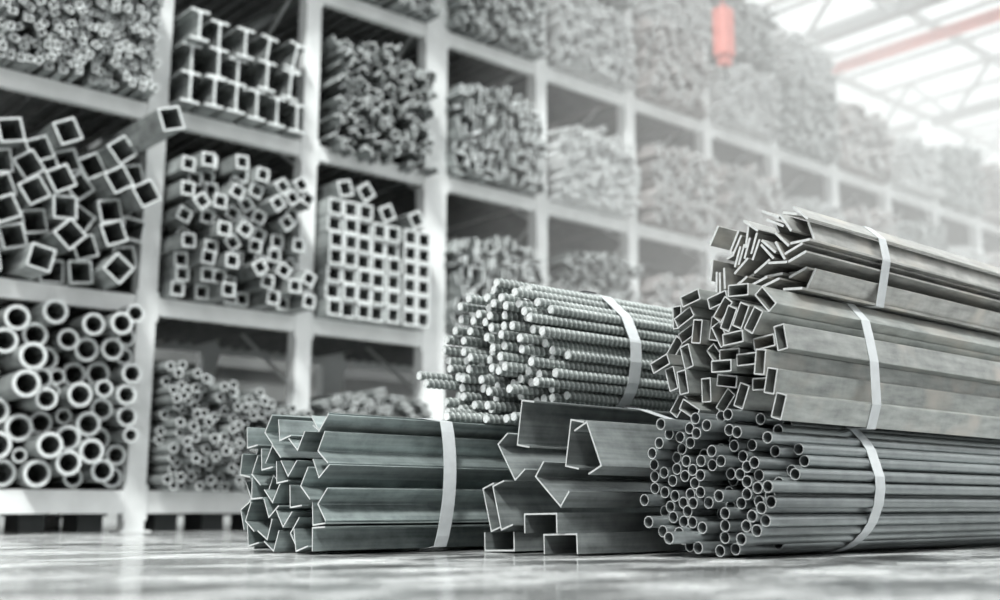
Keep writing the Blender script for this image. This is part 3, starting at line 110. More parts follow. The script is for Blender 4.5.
M['deck'] = plain('dark rack decking', (.22, .225, .225), .6, .5, 10, .2)
M['block'] = plain('dark rubber block', (.04, .045, .045), .7, .0, 10, .2)
M['red'] = plain('faded red paint', (.60, .20, .17), .5, 0, 8, .1)
M['truss'] = plain('grey roof steel', (.13, .135, .14), .55, .2, 5, .1)
M['rust'] = plain('grey cladding', (.24, .245, .245), .6, .1, 3, .25)

def concrete():
    m, nt, b = new_mat('power trowelled concrete'); N, Lk = nt.nodes, nt.links
    tc = N.new('ShaderNodeTexCoord')
    mp = N.new('ShaderNodeMapping'); mp.inputs['Rotation'].default_value = (0, 0, .86); mp.inputs['Scale'].default_value = (1.0, 1.6, 1)
    Lk.new(tc.outputs['Object'], mp.inputs['Vector'])
    a = N.new('ShaderNodeTexNoise'); a.inputs['Scale'].default_value = 2.2; a.inputs['Detail'].default_value = 8; a.inputs['Roughness'].default_value = .62
    c = N.new('ShaderNodeTexNoise'); c.inputs['Scale'].default_value = 30; c.inputs['Detail'].default_value = 9; c.inputs['Roughness'].default_value = .82
    s = N.new('ShaderNodeTexNoise'); s.inputs['Scale'].default_value = 9; s.inputs['Detail'].default_value = 3
    for n in (a, c): Lk.new(mp.outputs[0], n.inputs['Vector'])
    Lk.new(mp.outputs[0], s.inputs['Vector'])
    mx = N.new('ShaderNodeMath'); mx.operation = 'MULTIPLY_ADD'; mx.inputs[1].default_value = .5; Lk.new(a.outputs['Fac'], mx.inputs[0])
    m2 = N.new('ShaderNodeMath'); m2.operation = 'MULTIPLY'; m2.inputs[1].default_value = .5; Lk.new(c.outputs['Fac'], m2.inputs[0]); Lk.new(m2.outputs[0], mx.inputs[2])
    r = N.new('ShaderNodeValToRGB'); e = r.color_ramp.elements
    e[0].position = .43; e[0].color = (.09, .093, .093, 1); e[1].position = .55; e[1].color = (.54, .55, .55, 1)
    x = e.new(.49); x.color = (.29, .295, .295, 1)
    Lk.new(mx.outputs[0], r.inputs['Fac']); Lk.new(r.outputs['Color'], b.inputs['Base Color'])
    rr = N.new('ShaderNodeMapRange'); rr.inputs['From Min'].default_value = .35; rr.inputs['From Max'].default_value = .65
    rr.inputs['To Min'].default_value = .04; rr.inputs['To Max'].default_value = .30
    Lk.new(a.outputs['Fac'], rr.inputs['Value']); Lk.new(rr.outputs[0], b.inputs['Roughness'])
    b.inputs['Specular IOR Level'].default_value = .8
    bp = N.new('ShaderNodeBump'); bp.inputs['Strength'].default_value = .05; bp.inputs['Distance'].default_value = .003
    Lk.new(c.outputs['Fac'], bp.inputs['Height']); Lk.new(bp.outputs[0], b.inputs['Normal'])
    return m
M['floor'] = concrete()

def glass():
    m = bpy.data.materials.new('roof glazing'); m.use_nodes = True; nt = m.node_tree; N, Lk = nt.nodes, nt.links
    N.clear(); out = N.new('ShaderNodeOutputMaterial'); t = N.new('ShaderNodeBsdfTransparent'); t.inputs['Color'].default_value = (.93, .95, .95, 1)
    g = N.new('ShaderNodeBsdfGlossy'); g.inputs['Roughness'].default_value = .15
    mx = N.new('ShaderNodeMixShader'); mx.inputs['Fac'].default_value = .06
    Lk.new(t.outputs[0], mx.inputs[1]); Lk.new(g.outputs[0], mx.inputs[2]); Lk.new(mx.outputs[0], out.inputs['Surface'])
    return m
M['glass'] = glass()

# ------------------------------------------------------------------ mesh helpers
class MB:
    def __init__(s): s.v = []; s.f = []; s.m = []; s.sm = []
    def box(s, x0, x1, y0, y1, z0, z1, mi=0):
        b = len(s.v)
        s.v += [(x, y, z) for z in (z0, z1) for y in (y0, y1) for x in (x0, x1)]
        for q in ((0, 2, 3, 1), (4, 5, 7, 6), (0, 1, 5, 4), (2, 6, 7, 3), (0, 4, 6, 2), (1, 3, 7, 5)):
            s.f.append(tuple(b + k for k in q)); s.m.append(mi); s.sm.append(False)
    def quad(s, a, b, c, d, mi=0, sm=False):
        n = len(s.v); s.v += [a, b, c, d]; s.f.append((n, n + 1, n + 2, n + 3)); s.m.append(mi); s.sm.append(sm)
    def bar(s, p, q, w, mi=0, n=6):
        """round bar between two points"""
        p = Vector(p); q = Vector(q); d = (q - p).normalized()
        u = d.orthogonal().normalized(); v = d.cross(u); b = len(s.v)
        for c in (p, q):
            for k in range(n):
                t = 2 * PI * k / n; s.v.append(tuple(c + (u * math.cos(t) + v * math.sin(t)) * w))
        for k in range(n):
            s.f.append((b + k, b + (k + 1) % n, b + n + (k + 1) % n, b + n + k)); s.m.append(mi); s.sm.append(n > 6)
        s.f.append(tuple(b + k for k in reversed(range(n)))); s.f.append(tuple(b + n + k for k in range(n))); s.m += [mi, mi]; s.sm += [False, False]
    def extrude(s, outer, inner, x0, x1, fn, smooth=False, mside=0, mcap=1):
        """sweep a profile (with optional hole) from x0 to x1; fn(t, a, b) -> point"""
        def side(loop, flip):
            n = len(loop); b = len(s.v)
            for t in (x0, x1): s.v.extend(fn(t, a, c) for a, c in loop)
            for k in range(n):
                q = (b + k, b + (k + 1) % n, b + n + (k + 1) % n, b + n + k)
                s.f.append(q[::-1] if flip else q); s.m.append(mside); s.sm.append(smooth)
        side(outer, True)
        if inner: side(inner, False)
        for t, fl in ((x0, False), (x1, True)):
            b = len(s.v); n = len(outer)
            s.v.extend(fn(t, a, c) for a, c in outer)
            if inner:
                s.v.extend(fn(t, a, c) for a, c in inner)
                for k in range(n):
                    q = (b + k, b + (k + 1) % n, b + n + (k + 1) % n, b + n + k)
                    s.f.append(q if not fl else q[::-1]); s.m.append(mcap); s.sm.append(False)
            else:
                q = tuple(range(b, b + n)); s.f.append(q if not fl else q[::-1]); s.m.append(mcap); s.sm.append(False)
    def mesh(s, name, mats):
        me = bpy.data.meshes.new(name); me.from_pydata(s.v, [], s.f)
        for m in mats: me.materials.append(m)
        me.polygons.foreach_set('material_index', s.m); me.polygons.foreach_set('use_smooth', s.sm)
        me.update(); return me
    def build(s, name, mats, parent=None):
        return link(name, s.mesh(name, mats if isinstance(mats, (list, tuple)) else [mats]), parent)

def link(name, me, parent=None):
    o = bpy.data.objects.new(name, me); COL.objects.link(o)
    if parent: o.parent = parent
    return o
def tag(o, label, cat, group=None, kind=None):
    o['label'] = label; o['category'] = cat
    if group: o['group'] = group
    if kind: o['kind'] = kind
    return o
def struct(o): o['kind'] = 'structure'; return o

alongX = lambda t, a, b: (t, a, b)
alongY = lambda t, a, b: (-a, t, b)     # keeps handedness
def alongYr(t, a, b): return (a, t, b)

def circ(r, n): return [(r * math.cos(2 * PI * k / n), r * math.sin(2 * PI * k / n)) for k in range(n)]
def rrect(w, h, r=0, n=3):
    if r <= 0: return [(-w / 2, -h / 2), (w / 2, -h / 2), (w / 2, h / 2), (-w / 2, h / 2)]
    out = []
    for cx, cy, a0 in ((w / 2 - r, h / 2 - r, 0), (-w / 2 + r, h / 2 - r, PI / 2), (-w / 2 + r, -h / 2 + r, PI), (w / 2 - r, -h / 2 + r, 1.5 * PI)):
        for k in range(n + 1):
            t = a0 + PI / 2 * k / n; out.append((cx + r * math.cos(t), cy + r * math.sin(t)))
    return out
def lprof(S, T):   # corner at the origin, legs at +-45 degrees, rounded toes
    c = math.cos(PI / 4)
    raw = [(0, 0), (S, 0), (S, T * .6), (S - T * .4, T), (T * 1.6, T), (T * 1.15, T * 1.15), (T, T * 1.6), (T, S - T * .4), (T * .6, S), (0, S)]
    return [(c * (a + b), c * (b - a)) for a, b in raw]
def cprof(H, F, T, s):   # web along a, centred, flanges towards s*b
    raw = [(-H / 2, 0), (-H / 2, F), (-H / 2 + T, F), (-H / 2 + T, T * 1.5), (-H / 2 + T * 1.5, T), (H / 2 - T * 1.5, T), (H / 2 - T, T * 1.5), (H / 2 - T, F), (H / 2, F), (H / 2, 0)]
    pts = [(a, b * s) for a, b in raw]
    return pts[::-1] if s > 0 else pts
def iprof(H, W, tf, tw):
    h, w = H / 2, W / 2; r = tw
    return [(-w, -h), (w, -h), (w, -h + tf), (tw / 2 + r, -h + tf), (tw / 2, -h + tf + r), (tw / 2, h - tf - r), (tw / 2 + r, h - tf), (w, h - tf), (w, h), (-w, h),
            (-w, h - tf), (-tw / 2 - r, h - tf), (-tw / 2, h - tf - r), (-tw / 2, -h + tf + r), (-tw / 2 - r, -h + tf), (-w, -h + tf)]

ORD = ['lowest', 'second lowest', 'third lowest', 'fourth lowest', 'fifth lowest', 'sixth lowest', 'seventh lowest', 'eighth lowest', 'ninth lowest', 'tenth lowest',
       'eleventh lowest', 'twelfth lowest', 'thirteenth lowest', 'fourteenth lowest', 'fifteenth lowest', 'sixteenth lowest', 'seventeenth lowest', 'eighteenth lowest']
def near_flank(items, rad):
    """indices of the bars whose long side faces the aisle, lowest first"""
    out = []
    for i, a in enumerate(items):
        hid = sum(1 for j, b in enumerate(items) if j != i and b[1] < a[1] - .3 * rad and abs(b[2] - a[2]) < rad * 1.1)
        if hid == 0: out.append(i)
    out.sort(key=lambda i: items[i][2]); return out

def hull(pts):
    pts = sorted(set(pts)); lo = []; up = []
    def cr(o, a, b): return (a[0] - o[0]) * (b[1] - o[1]) - (a[1] - o[1]) * (b[0] - o[0])
    for p in pts:
        while len(lo) > 1 and cr(lo[-2], lo[-1], p) <= 0: lo.pop()
        lo.append(p)
    for p in reversed(pts):
        while len(up) > 1 and cr(up[-2], up[-1], p) <= 0: up.pop()
        up.append(p)
    return lo[:-1] + up[:-1]
def strap(pts, X, w, label, t=.0016, lean=0.0, bulge=0.0):
    """flat steel band pulled taut around the bars of a bundle"""
    big = []
    for y, z in pts:
        for k in range(10): big.append((round(y + .0012 * math.cos(PI * k / 5), 5), round(z + .0012 * math.sin(PI * k / 5), 5)))
    if bulge:      # the band stands a little off the flat near flank
        y0 = min(p[0] for p in big); za, zb = min(p[1] for p in big) + .015, max(p[1] for p in big) - .02
        for k in range(13): big.append((y0 - bulge * math.sin(PI * k / 12) ** .8 if 0 < k < 12 else y0, za + (zb - za) * k / 12))
    h = hull(big)
    n = len(h); out = []
    for i in range(n):
        a, b, c = h[i - 1], h[i], h[(i + 1) % n]
        d1 = Vector((b[0] - a[0], b[1] - a[1])).normalized(); d2 = Vector((c[0] - b[0], c[1] - b[1])).normalized()
        nn = Vector((d1.y + d2.y, -d1.x - d2.x)).normalized(); out.append((b[0] + nn.x * t, b[1] + nn.y * t))
    mb = MB(); 
    for k in range(n):
        k2 = (k + 1) % n
        o0, o1, i0, i1 = out[k], out[k2], h[k], h[k2]
        A, B = X - w / 2, X + w / 2
        mb.quad((A, *o0), (A, *o1), (B, *o1), (B, *o0)); mb.quad((A, *i1), (A, *i0), (B, *i0), (B, *i1))
        mb.quad((A, *i0), (A, *i1), (A, *o1), (A, *o0)); mb.quad((B, *o0), (B, *o1), (B, *i1), (B, *i0))
    zc = sum(p[1] for p in h) / n; mb.v = [(x + lean * (z - zc), y, z) for x, y, z in mb.v]
    o = mb.build('steel_strap', [M['strap']]); tag(o, label, 'strap', 'steel bands around the bundles')
    # crimped seal on the top run
    top = max(out, key=lambda p: p[1]); s = MB(); tx = lean * (top[1] - zc); s.box(X + tx - w / 2 - .003, X + tx + w / 2 + .003, top[0] - .012, top[0] + .012, top[1] - .001, top[1] + .004)
    s.build('seal', [M['seal']], o)
    return o

# ------------------------------------------------------------------ foreground bundles (bars run along X)
def put(name, me, X, Y, Z, rx, label, cat, group):
    o = link(name, me); o.location = (X, Y, Z + LIFT); o.rotation_euler = (rx, 0, 0); return tag(o, label, cat, group)

def extr_x(name, outer, inner, L, mats, smooth=False):
    mb = MB(); mb.extrude(outer, inner, 0, L, alongX, smooth); return mb.mesh(name, mats)

# round pipes
rC = .0165
me = extr_x('round_pipe', circ(rC, 32), circ(rC - .0021, 32), 3.0, [M['round'], M['cut']], True)
C = BUNDLE['C']; fl = near_flank(C, rC)
topC = max(range(len(C)), key=lambda i: C[i][2] if i not in fl else -1); farC = min(range(len(C)), key=lambda i: C[i][0])
for i, (X, Y, Z) in enumerate(C):
    if i in fl: lb = 'long grey steel pipe, %s along the near flank of the round pipe bundle' % ORD[min(fl.index(i), 17)]
    elif i == topC: lb = 'grey steel pipe lying highest behind the near flank of the round pipe bundle'
    elif i == farC: lb = 'grey steel pipe jutting out farthest from the round pipe bundle'
    else: lb = 'grey round steel pipe showing its open end inside the strapped pipe bundle on the floor'
    put('round_pipe', me, X, Y, Z, 0, lb, 'pipe', 'round pipes in the strapped floor bundle')
ptsC = [(Y + rC * math.cos(a), Z + LIFT + rC * math.sin(a)) for X, Y, Z in C for a in [k * PI / 6 for k in range(12)]]
strap(ptsC, 3.04, .052, 'light steel band around the bundle of round pipes on the floor')

# ribbed reinforcing bars
def rebar_mesh():
    r = .0140; n = 18; L = 2.6; pitch = .0225; sub = 6; crest = {}; step = pitch / sub; N = int(L / step); mb = MB()
    for i in range(N + 1):
        x = i * step
        for k in range(n):
            t = 2 * PI * k / n
            ph = (x / pitch + .75 * abs(math.sin((t + PI / 2) / 2 % PI)) + (.5 if math.cos(t) > 0 else 0)) % 1
            rib = max(0, 1 - abs(ph - .5) / .33) * min(1, abs(math.cos(t)) * 3)
            lon = .8 if abs(math.cos(t)) < .12 else 0
            rr = r + .0038 * max(rib, lon * .5) if i > 0 else r
            crest[(i, k)] = rib > .35
            mb.v.append((x, rr * math.cos(t), rr * math.sin(t)))
    for i in range(N):
        for k in range(n):
            a = i * n + k; b = i * n + (k + 1) % n; mb.f.append((a, a + n, b + n, b)); mb.m.append(2 if crest[(i, k)] and crest[(i + 1, k)] else 0); mb.sm.append(True)
    for i0, xx, fl_ in ((0, 0, 1), (N, N * step, 0)):
        b = len(mb.v); mb.v += [(xx, r * math.cos(2 * PI * k / n), r * math.sin(2 * PI * k / n)) for k in range(n)]
        q = tuple(range(b, b + n)); mb.f.append(q if fl_ else q[::-1]); mb.m.append(1); mb.sm.append(False)
    return mb.mesh('ribbed_bar', [M['rebar'], M['rebarcut'], M['crest']])
me = rebar_mesh(); D = BUNDLE['D']; fl = near_flank(D, .0175)
jut = sorted(range(len(D)), key=lambda i: D[i][0])[:2]; topD = max(range(len(D)), key=lambda i: D[i][2])
for i, (X, Y, Z) in enumerate(D):
    if i in jut: lb = ['grey ribbed reinforcing bar sticking out farthest left from its bundle', 'grey ribbed reinforcing bar sticking out left, just beside the farthest one'][jut.index(i)]
    elif i == topD: lb = 'grey ribbed reinforcing bar lying topmost on its strapped bundle'
    elif i in fl: lb = 'long grey ribbed reinforcing bar, %s along the near flank of its bundle' % ORD[min(fl.index(i), 17)]
    else: lb = 'grey ribbed reinforcing bar with its round end showing inside the raised bundle'
    o = put('reinforcing_bar', me, X, Y, Z, random.choice((0, .4, -.4, .2, -.2)), lb, 'steel bar', 'ribbed reinforcing bars in the strapped bundle')
ptsD = [(Y + .0175 * math.cos(a), Z + LIFT + .0175 * math.sin(a)) for X, Y, Z in D for a in [k * PI / 6 for k in range(12)]]
strap(ptsD, 2.83, .055, 'light steel band around the raised bundle of ribbed reinforcing bars')

# rectangular tubes
EL, EW = .073, .036
me = extr_x('rectangular_tube', rrect(EL, EW, .003, 2), rrect(EL - .008, EW - .008, .0015, 2), 3.0, [M['recttube'], M['cut']])
E_ = BUNDLE['E']; fl = near_flank(E_, .03)
farE = max(range(len(E_)), key=lambda i: E_[i][1]); topE = max([i for i in range(len(E_)) if i not in fl], key=lambda i: E_[i][2])
for i, (X, Y, Z, A) in enumerate(E_):
    if i in fl: lb = 'long grey rectangular steel tube, %s on the near flank of its bundle' % ORD[min(fl.index(i), 17)]
    elif i == farE: lb = 'grey rectangular tube at the far edge of its bundle, nearest the ribbed bars'
    elif i == topE: lb = 'grey rectangular tube lying highest at the back of its bundle'
    else: lb = 'grey rectangular steel tube with its open end showing inside the strapped bundle'
    put('rectangular_tube', me, X, Y, Z, A, lb, 'steel tube', 'rectangular tubes in the strapped bundle')
def rc_pts(it, L, W):
    out = []
    for X, Y, Z, A in it:
        c, s = math.cos(A), math.sin(A)
        for u, v in ((-1, -1), (1, -1), (1, 1), (-1, 1)): out.append((Y + u * c * L / 2 - v * s * W / 2, Z + LIFT + u * s * L / 2 + v * c * W / 2))
    return out
strap(rc_pts(E_, EL, EW), 3.03, .048, 'light steel band around the bundle of rectangular tubes')

# flat bars
me = extr_x('flat_bar', rrect(.066, .0075, .0008, 1), None, 3.2, [M['flat'], M['cut']])
F_ = BUNDLE['F']; fl = near_flank(F_, .03); topF = max([i for i in range(len(F_)) if i not in fl], key=lambda i: F_[i][2]); farF = max(range(len(F_)), key=lambda i: F_[i][1])
for i, (X, Y, Z, A) in enumerate(F_):
    if i in fl: lb = 'long pale flat steel bar, %s on the near flank of the top bundle' % ORD[min(fl.index(i), 17)]
    elif i == farF: lb = 'flat steel bar standing out at the far left edge of the top bundle'
    elif i == topF: lb = 'flat steel bar lying highest behind the near flank of the top bundle'
    else: lb = 'flat steel bar with its thin bright end showing in the topmost bundle'
    put('flat_bar', me, X, Y, Z, A, lb, 'flat bar', 'flat bars in the topmost strapped bundle')
strap(rc_pts(F_, .066, .0075), 3.14, .045, 'light steel band around the topmost bundle of flat bars')

# angle bars
me = extr_x('angle_bar', lprof(.070, .0045), None, 2.8, [M['angle'], M['cut']])
A_ = BUNDLE['A']; fl = near_flank(A_, .03); topA = max([i for i in range(len(A_)) if i not in fl], key=lambda i: A_[i][2]); farA = max(range(len(A_)), key=lambda i: A_[i][1])
for i, (X, Y, Z, A) in enumerate(A_):
    if i in fl: lb = 'long greenish grey angle bar, %s on the near flank of its floor bundle' % ORD[min(fl.index(i), 17)]
    elif i == farA: lb = 'greenish grey angle bar at the far left edge of the angle bundle'
    elif i == topA: lb = 'greenish grey angle bar lying highest behind the near flank of the angle bundle'
    else: lb = 'greenish grey angle bar with its thin L-shaped end showing in the floor bundle'
    put('angle_bar', me, X, Y, Z, A, lb, 'angle bar', 'angle bars in the strapped floor bundle')
ptsA = []
for X, Y, Z, A in A_:
    for s in (-1, 1): ptsA.append((Y + .07 * math.cos(A + s * PI / 4), Z + LIFT + .07 * math.sin(A + s * PI / 4)))
    ptsA.append((Y, Z + LIFT))
strap(ptsA, 2.21, .05, lean=.05, bulge=.034, label='light steel band around the bundle of angle bars on the floor')

# channels
BL = ['wide channel standing on edge topmost, open towards the viewer, below the ribbed bars', 'tilted channel at upper left of the channel stack, opening right',
      'channel standing on edge behind the bright tilted channel', 'bright channel leaning with its smooth back up, nearest the round pipes',
      'channel leaning back in the middle of the stack, open like a tray',
      'leftmost upright channel, leaning, above the floor channel', 'upright leaning channel just right of the leftmost one',
      'channel lying open side up on the floor at left of the stack', 'channel lying face down on top of the lowest near channel', 'lowest near channel lying face down on the floor']
ptsB = []
for i, (X, Y, Z, A, s) in enumerate(BUNDLE['B']):
    m_ = extr_x('steel_channel', cprof(.142, .058, .005, s), None, 2.9, [M['channel'], M['cut']])
    put('steel_channel', m_, X + [0, .0, .04, 0, -.02, 0, -.02, 0, -.03, .0][i], Y, Z, A, 'grey steel ' + BL[i], 'steel channel', 'steel channels stacked on the floor')
    c, n_ = (math.cos(A), math.sin(A)), (-math.sin(A) * s, math.cos(A) * s)
    for u in (-.071, .071):
        for v in (0, .058): ptsB.append((Y + c[0] * u + n_[0] * v, Z + LIFT + c[1] * u + n_[1] * v))
strap(ptsB, 2.78, .045, 'light steel band around the stack of steel channels')

# ------------------------------------------------------------------ storage rack
P0, PITCH, NP = .53, 1.075, 16
post_x = [P0 + PITCH * i for i in range(NP)]
LV = [.235, 1.375, 2.57, 3.72]
YF, YB = 6.28, 7.60
rack = bpy.data.objects.new('storage_rack', None); COL.objects.link(rack); rack.location = (0, 0, 0)
tag(rack, 'long white painted steel storage rack with four shelf levels filled with metal stock', 'rack')
for i, x in enumerate(post_x):
    w = .10 if i == 4 else .058
    for nm, y in (('front_post', YF), ('rear_post', YB)):
        p = MB()
        # open-backed upright: face plate, two webs, two return lips
        p.box(x - w, x + w, y, y + .008, 0, 4.75); p.box(x - w, x - w + .008, y + .008, y + .10, 0, 4.75); p.box(x + w - .008, x + w, y + .008, y + .10, 0, 4.75)
        p.box(x - w, x - w + .03, y + .10, y + .108, 0, 4.75); p.box(x + w - .03, x + w, y + .10, y + .108, 0, 4.75)
        p.box(x - w - .03, x + w + .03, y - .03, y + .14, 0, .010)
        p.build(nm, [M['rack']], rack)
    b = MB()
    for k in range(6):
        z0, z1 = .15 + k * .75, .15 + (k + 1) * .75
        b.bar((x, YF + .09, z0 if k % 2 else z1), (x, YB + .01, z1 if k % 2 else z0), .014)
    b.build('cross_brace', [M['rack']], rack)
for i in range(NP - 1):
    x0, x1 = post_x[i] + (.10 if i == 4 else .058), post_x[i + 1] - (.10 if i + 1 == 4 else .058)
    for l, z in enumerate(LV):
        h = .13 if l == 0 else .105
        for nm, y in (('front_beam', YF + .005), ('rear_beam', YB + .005)):
            b = MB(); b.box(x0, x1, y, y + .055, z - h, z); b.box(x0, x0 + .012, y - .008, y, z - h - .04, z + .03); b.box(x1 - .012, x1, y - .008, y, z - h - .04, z + .03)
            b.build(nm, [M['rack']], rack)
        d = MB(); n = 9
        for k in range(n):   # ribbed decking planks
            a, c = x0 + (x1 - x0) * k / n, x0 + (x1 - x0) * (k + 1) / n
            d.box(a + .004, c - .004, YF + .06, YB, z - .03, z - .001); d.box(a + .01, a + .03, YF + .06, YB, z - .06, z - .03)
        d.build('decking', [M['deck']], rack)
for i in range(NP - 1):
    for k in (.22, .5, .80):
        s = MB(); x = post_x[i] + PITCH * k
        s.box(x - .07, x + .07, YF + .1, YF + .35, 0, .09); s.box(x - .085, x + .085, YF + .08, YF + .37, .09, .105)
        s.build('support_block', [M['block']], rack)

# ------------------------------------------------------------------ stock on the shelves (bars run along Y)
YE = 6.14
def rmesh(kind, r=0.0, L=1.40):
    mb = MB()
    mats = [M['stock'], M['stockcut']]
    if kind == 'pipe': mb.extrude(circ(r, 28), circ(r * .74, 28), 0, L, alongY, True)
    elif kind == 'white': mb.extrude(circ(r, 14), circ(r * .72, 14), 0, L, alongY, True); mats[0] = M['stocklight']
    elif kind == 'bigsq': mb.extrude(rrect(.134, .134, .006, 2), rrect(.112, .112, .004, 2), 0, L, alongY)
    elif kind == 'sq': mb.extrude(rrect(.087, .087), rrect(.062, .062), 0, L, alongY)
    elif kind == 'grid': mb.extrude(rrect(.112, .112, .005, 2), rrect(.084, .084, .003, 2), 0, L, alongY)
    elif kind == 'sqB': mb.extrude(rrect(.059, .059), rrect(.042, .042), 0, L, alongY); mats[0] = M['stockpink']
    elif kind == 'tiny': mb.extrude(rrect(.049, .034), rrect(.035, .020), 0, L, alongY)
    elif kind == 'flat': mb.extrude(rrect(.084, .013), None, 0, L, alongY)
    elif kind == 'angle': mb.extrude(lprof(.064, .0075), None, 0, L, alongY)
    elif kind == 'ibeam': mb.extrude(iprof(.20, .125, .016, .014), None, 0, L, alongY)
    return mb.mesh('stock_' + kind, mats)
# alongY mirrors the profile left-right, so angles turn with +y rotation as measured
def shelf(name, me, x, z, ang, label, cat, group, dy=None):
    o = link(name, me); o.location = (x, YE + (random.uniform(-.05, .06) if dy is None else dy), z); o.rotation_euler = (0, -ang, 0)
    return tag(o, label, cat, group)
ORDL = ['first', 'second', 'third', 'fourth', 'fifth', 'sixth', 'seventh', 'eighth', 'ninth', 'tenth', 'eleventh', 'twelfth']
def rows(items, zf, xf, step):
    """row and position-in-row for a readable label"""
    z0 = min(zf(a) for a in items); rr = {}
    for i, a in enumerate(items): rr.setdefault(int((zf(a) - z0) / step + .3), []).append(i)
    out = {}
    for k, r in enumerate(sorted(rr)):
        for j, i in enumerate(sorted(rr[r], key=lambda i: xf(items[i]))): out[i] = (k, j)
    return out
# bottom shelf, far left: thick pipes
big = HEAP['big'][:44] + HEAP['big'][49:]; rw = rows(big, lambda a: a[1], lambda a: a[0], .12); mc = {}
for i, (x, z, r) in enumerate(big):
    key = round(r, 2 if r > .05 else 3); key = round(r * 200) / 200
    if key not in mc: mc[key] = rmesh('pipe', 1.0, 1.5)
    me = mc[key]
    if not me.get('done'):
        for v in me.vertices: v.co.x *= key * .985; v.co.z *= key * .985
        me['done'] = 1
    k, j = rw[i]
    shelf('steel_pipe', me, x, z, 0, 'thick steel pipe on the far left bottom shelf, %s layer up, %s from left' % (ORDL[min(k, 11)], ORDL[min(j, 11)]), 'pipe', 'thick pipes on the far left bottom shelf', random.uniform(-.10, .20))
# bottom shelf, next bay: small pipes
bx = lambda i, x: post_x[i] + .07 + x * (PITCH - .14) / .98
mw = {}
def small(kind, r):
    if (kind, r) not in mw: mw[(kind, r)] = rmesh(kind, r)
    return mw[(kind, r)]
for x, z, r in HEAP['roundA']:
    shelf('steel_pipe', small('pipe', r * .955), bx(2, x), LV[0] + z, 0, 'thin steel pipe in the sloping heap on the bottom shelf behind the angle bars', 'pipe', 'thin pipes on the second bay bottom shelf', random.uniform(-.15, .1))
# first level: large square tubes, far left
me = rmesh('bigsq', L=1.5)
it = HEAP['bigsq']; rw = rows(it, lambda a: a[1], lambda a: a[0], .14)
for i, (x, z, a) in enumerate(it):
    k, j = rw[i]
    shelf('square_tube', me, post_x[1] + .07 + x, LV[1] + z, a, 'large square tube on the far left middle shelf, %s layer up, %s from left' % (ORDL[min(k, 11)], ORDL[min(j, 11)]), 'steel tube', 'large square tubes on the far left shelf', random.uniform(-.15, .15))
shelf('square_tube', me, 2.50, LV[1] + .905, .35, 'large square tube jutting far out in front of the first white post', 'steel tube', 'large square tubes on the far left shelf', -.46)
# second bay: small square tubes
me = rmesh('sq')
for x, z, a in HEAP['sqA']:
    shelf('square_tube', me, bx(2, x), LV[1] + z, a, 'small square tube in the tumbled heap between the first two white posts', 'steel tube', 'small square tubes on the second bay shelf', random.uniform(-.15, .12))
# third bay: neat grid of square tubes, right hand columns tipped over
me = rmesh('grid')
for c in range(5):
    for r in range(7):
        if (c, r) in ((3, 6), (4, 6)): continue
        shelf('square_tube', me, post_x[3] + .135 + c * .117, LV[1] + .057 + r * .1145, 0, 'square tube in the neat grid, %s row up, %s column from left' % (ORDL[r], ORDL[c]), 'steel tube', 'square tubes stacked in a grid', random.uniform(-.02, .02))
for c in range(3):
    for r in range(6):
        px, pz = post_x[3] + .752 + c * .117, LV[1] + .057 + r * .1145
        if px > post_x[4] - .165: continue
        shelf('square_tube', me, px, pz, 0, 'square tube at the right end of the neat grid, %s row up' % ORDL[r], 'steel tube', 'square tubes stacked in a grid', 0)
for k, (c, z, a) in enumerate(((.20, .882, .3), (.37, .886, .7), (.55, .768, .5), (.80, .766, .5))):
    shelf('square_tube', me, post_x[3] + c, LV[1] + z, a, 'square tube tipped on top of the neat grid, %s from left' % ORDL[k], 'steel tube', 'square tubes stacked in a grid', 0)
# top-left: small rectangular tubes
me = rmesh('tiny')
for x, z, a in HEAP['tiny']:
    shelf('rectangular_tube', me, bx(1, x), LV[2] + z, a, 'small rectangular tube in the dense heap on the top left shelf', 'steel tube', 'small rectangular tubes on the top left shelf')
# second bay: I beams
me = rmesh('ibeam')
ib = [(.14, .102, 0), (.29, .102, 0), (.44, .102, .0), (.60, .102, 0), (.76, .102, 0), (.92, .102, 0), (.16, .305, 0), (.32, .305, .0), (.49, .305, 0), (.66, .31, -.02), (.86, .315, -.05), (.17, .51, 0), (.34, .51, 0), (.52, .51, 0), (.70, .52, -.12), (.90, .53, -.2)]
for x, z, a in ib:
    k = int(z / .2); j = [q for q in ib if int(q[1] / .2) == k].index((x, z, a))
    shelf('steel_beam', me, post_x[2] + x - .015, LV[2] + z + .004, a, 'I-shaped steel beam above the small square tubes, %s layer up, %s from left' % (ORDL[k], ORDL[j]), 'steel beam', 'steel beams on the upper shelf')
# third bay: small angles; fourth: flats; fifth: pale pipes
me = rmesh('angle')
for x, z, a in HEAP['angle']:
    shelf('angle_bar', me, bx(3, x), LV[2] + z, a, 'small angle bar in the tangled heap above the neat tube grid', 'angle bar', 'small angle bars on the upper shelf')
me = rmesh('flat')
for x, z, a in HEAP['flat']:
    shelf('flat_bar', me, bx(4, x), LV[2] + z, a, 'small flat bar in the upper shelf heap just right of the thick white post', 'flat bar', 'small flat bars on the upper shelf')
RB = sorted(HEAP['roundB'], key=lambda a: a[1])
for x, z, r in RB[150:]:
    shelf('steel_pipe', small('white', r), bx(5, x), LV[2] + z, 0, 'pale thin pipe in the whitish heap on the upper shelf, mid picture', 'pipe', 'pale thin pipes on the upper shelf')

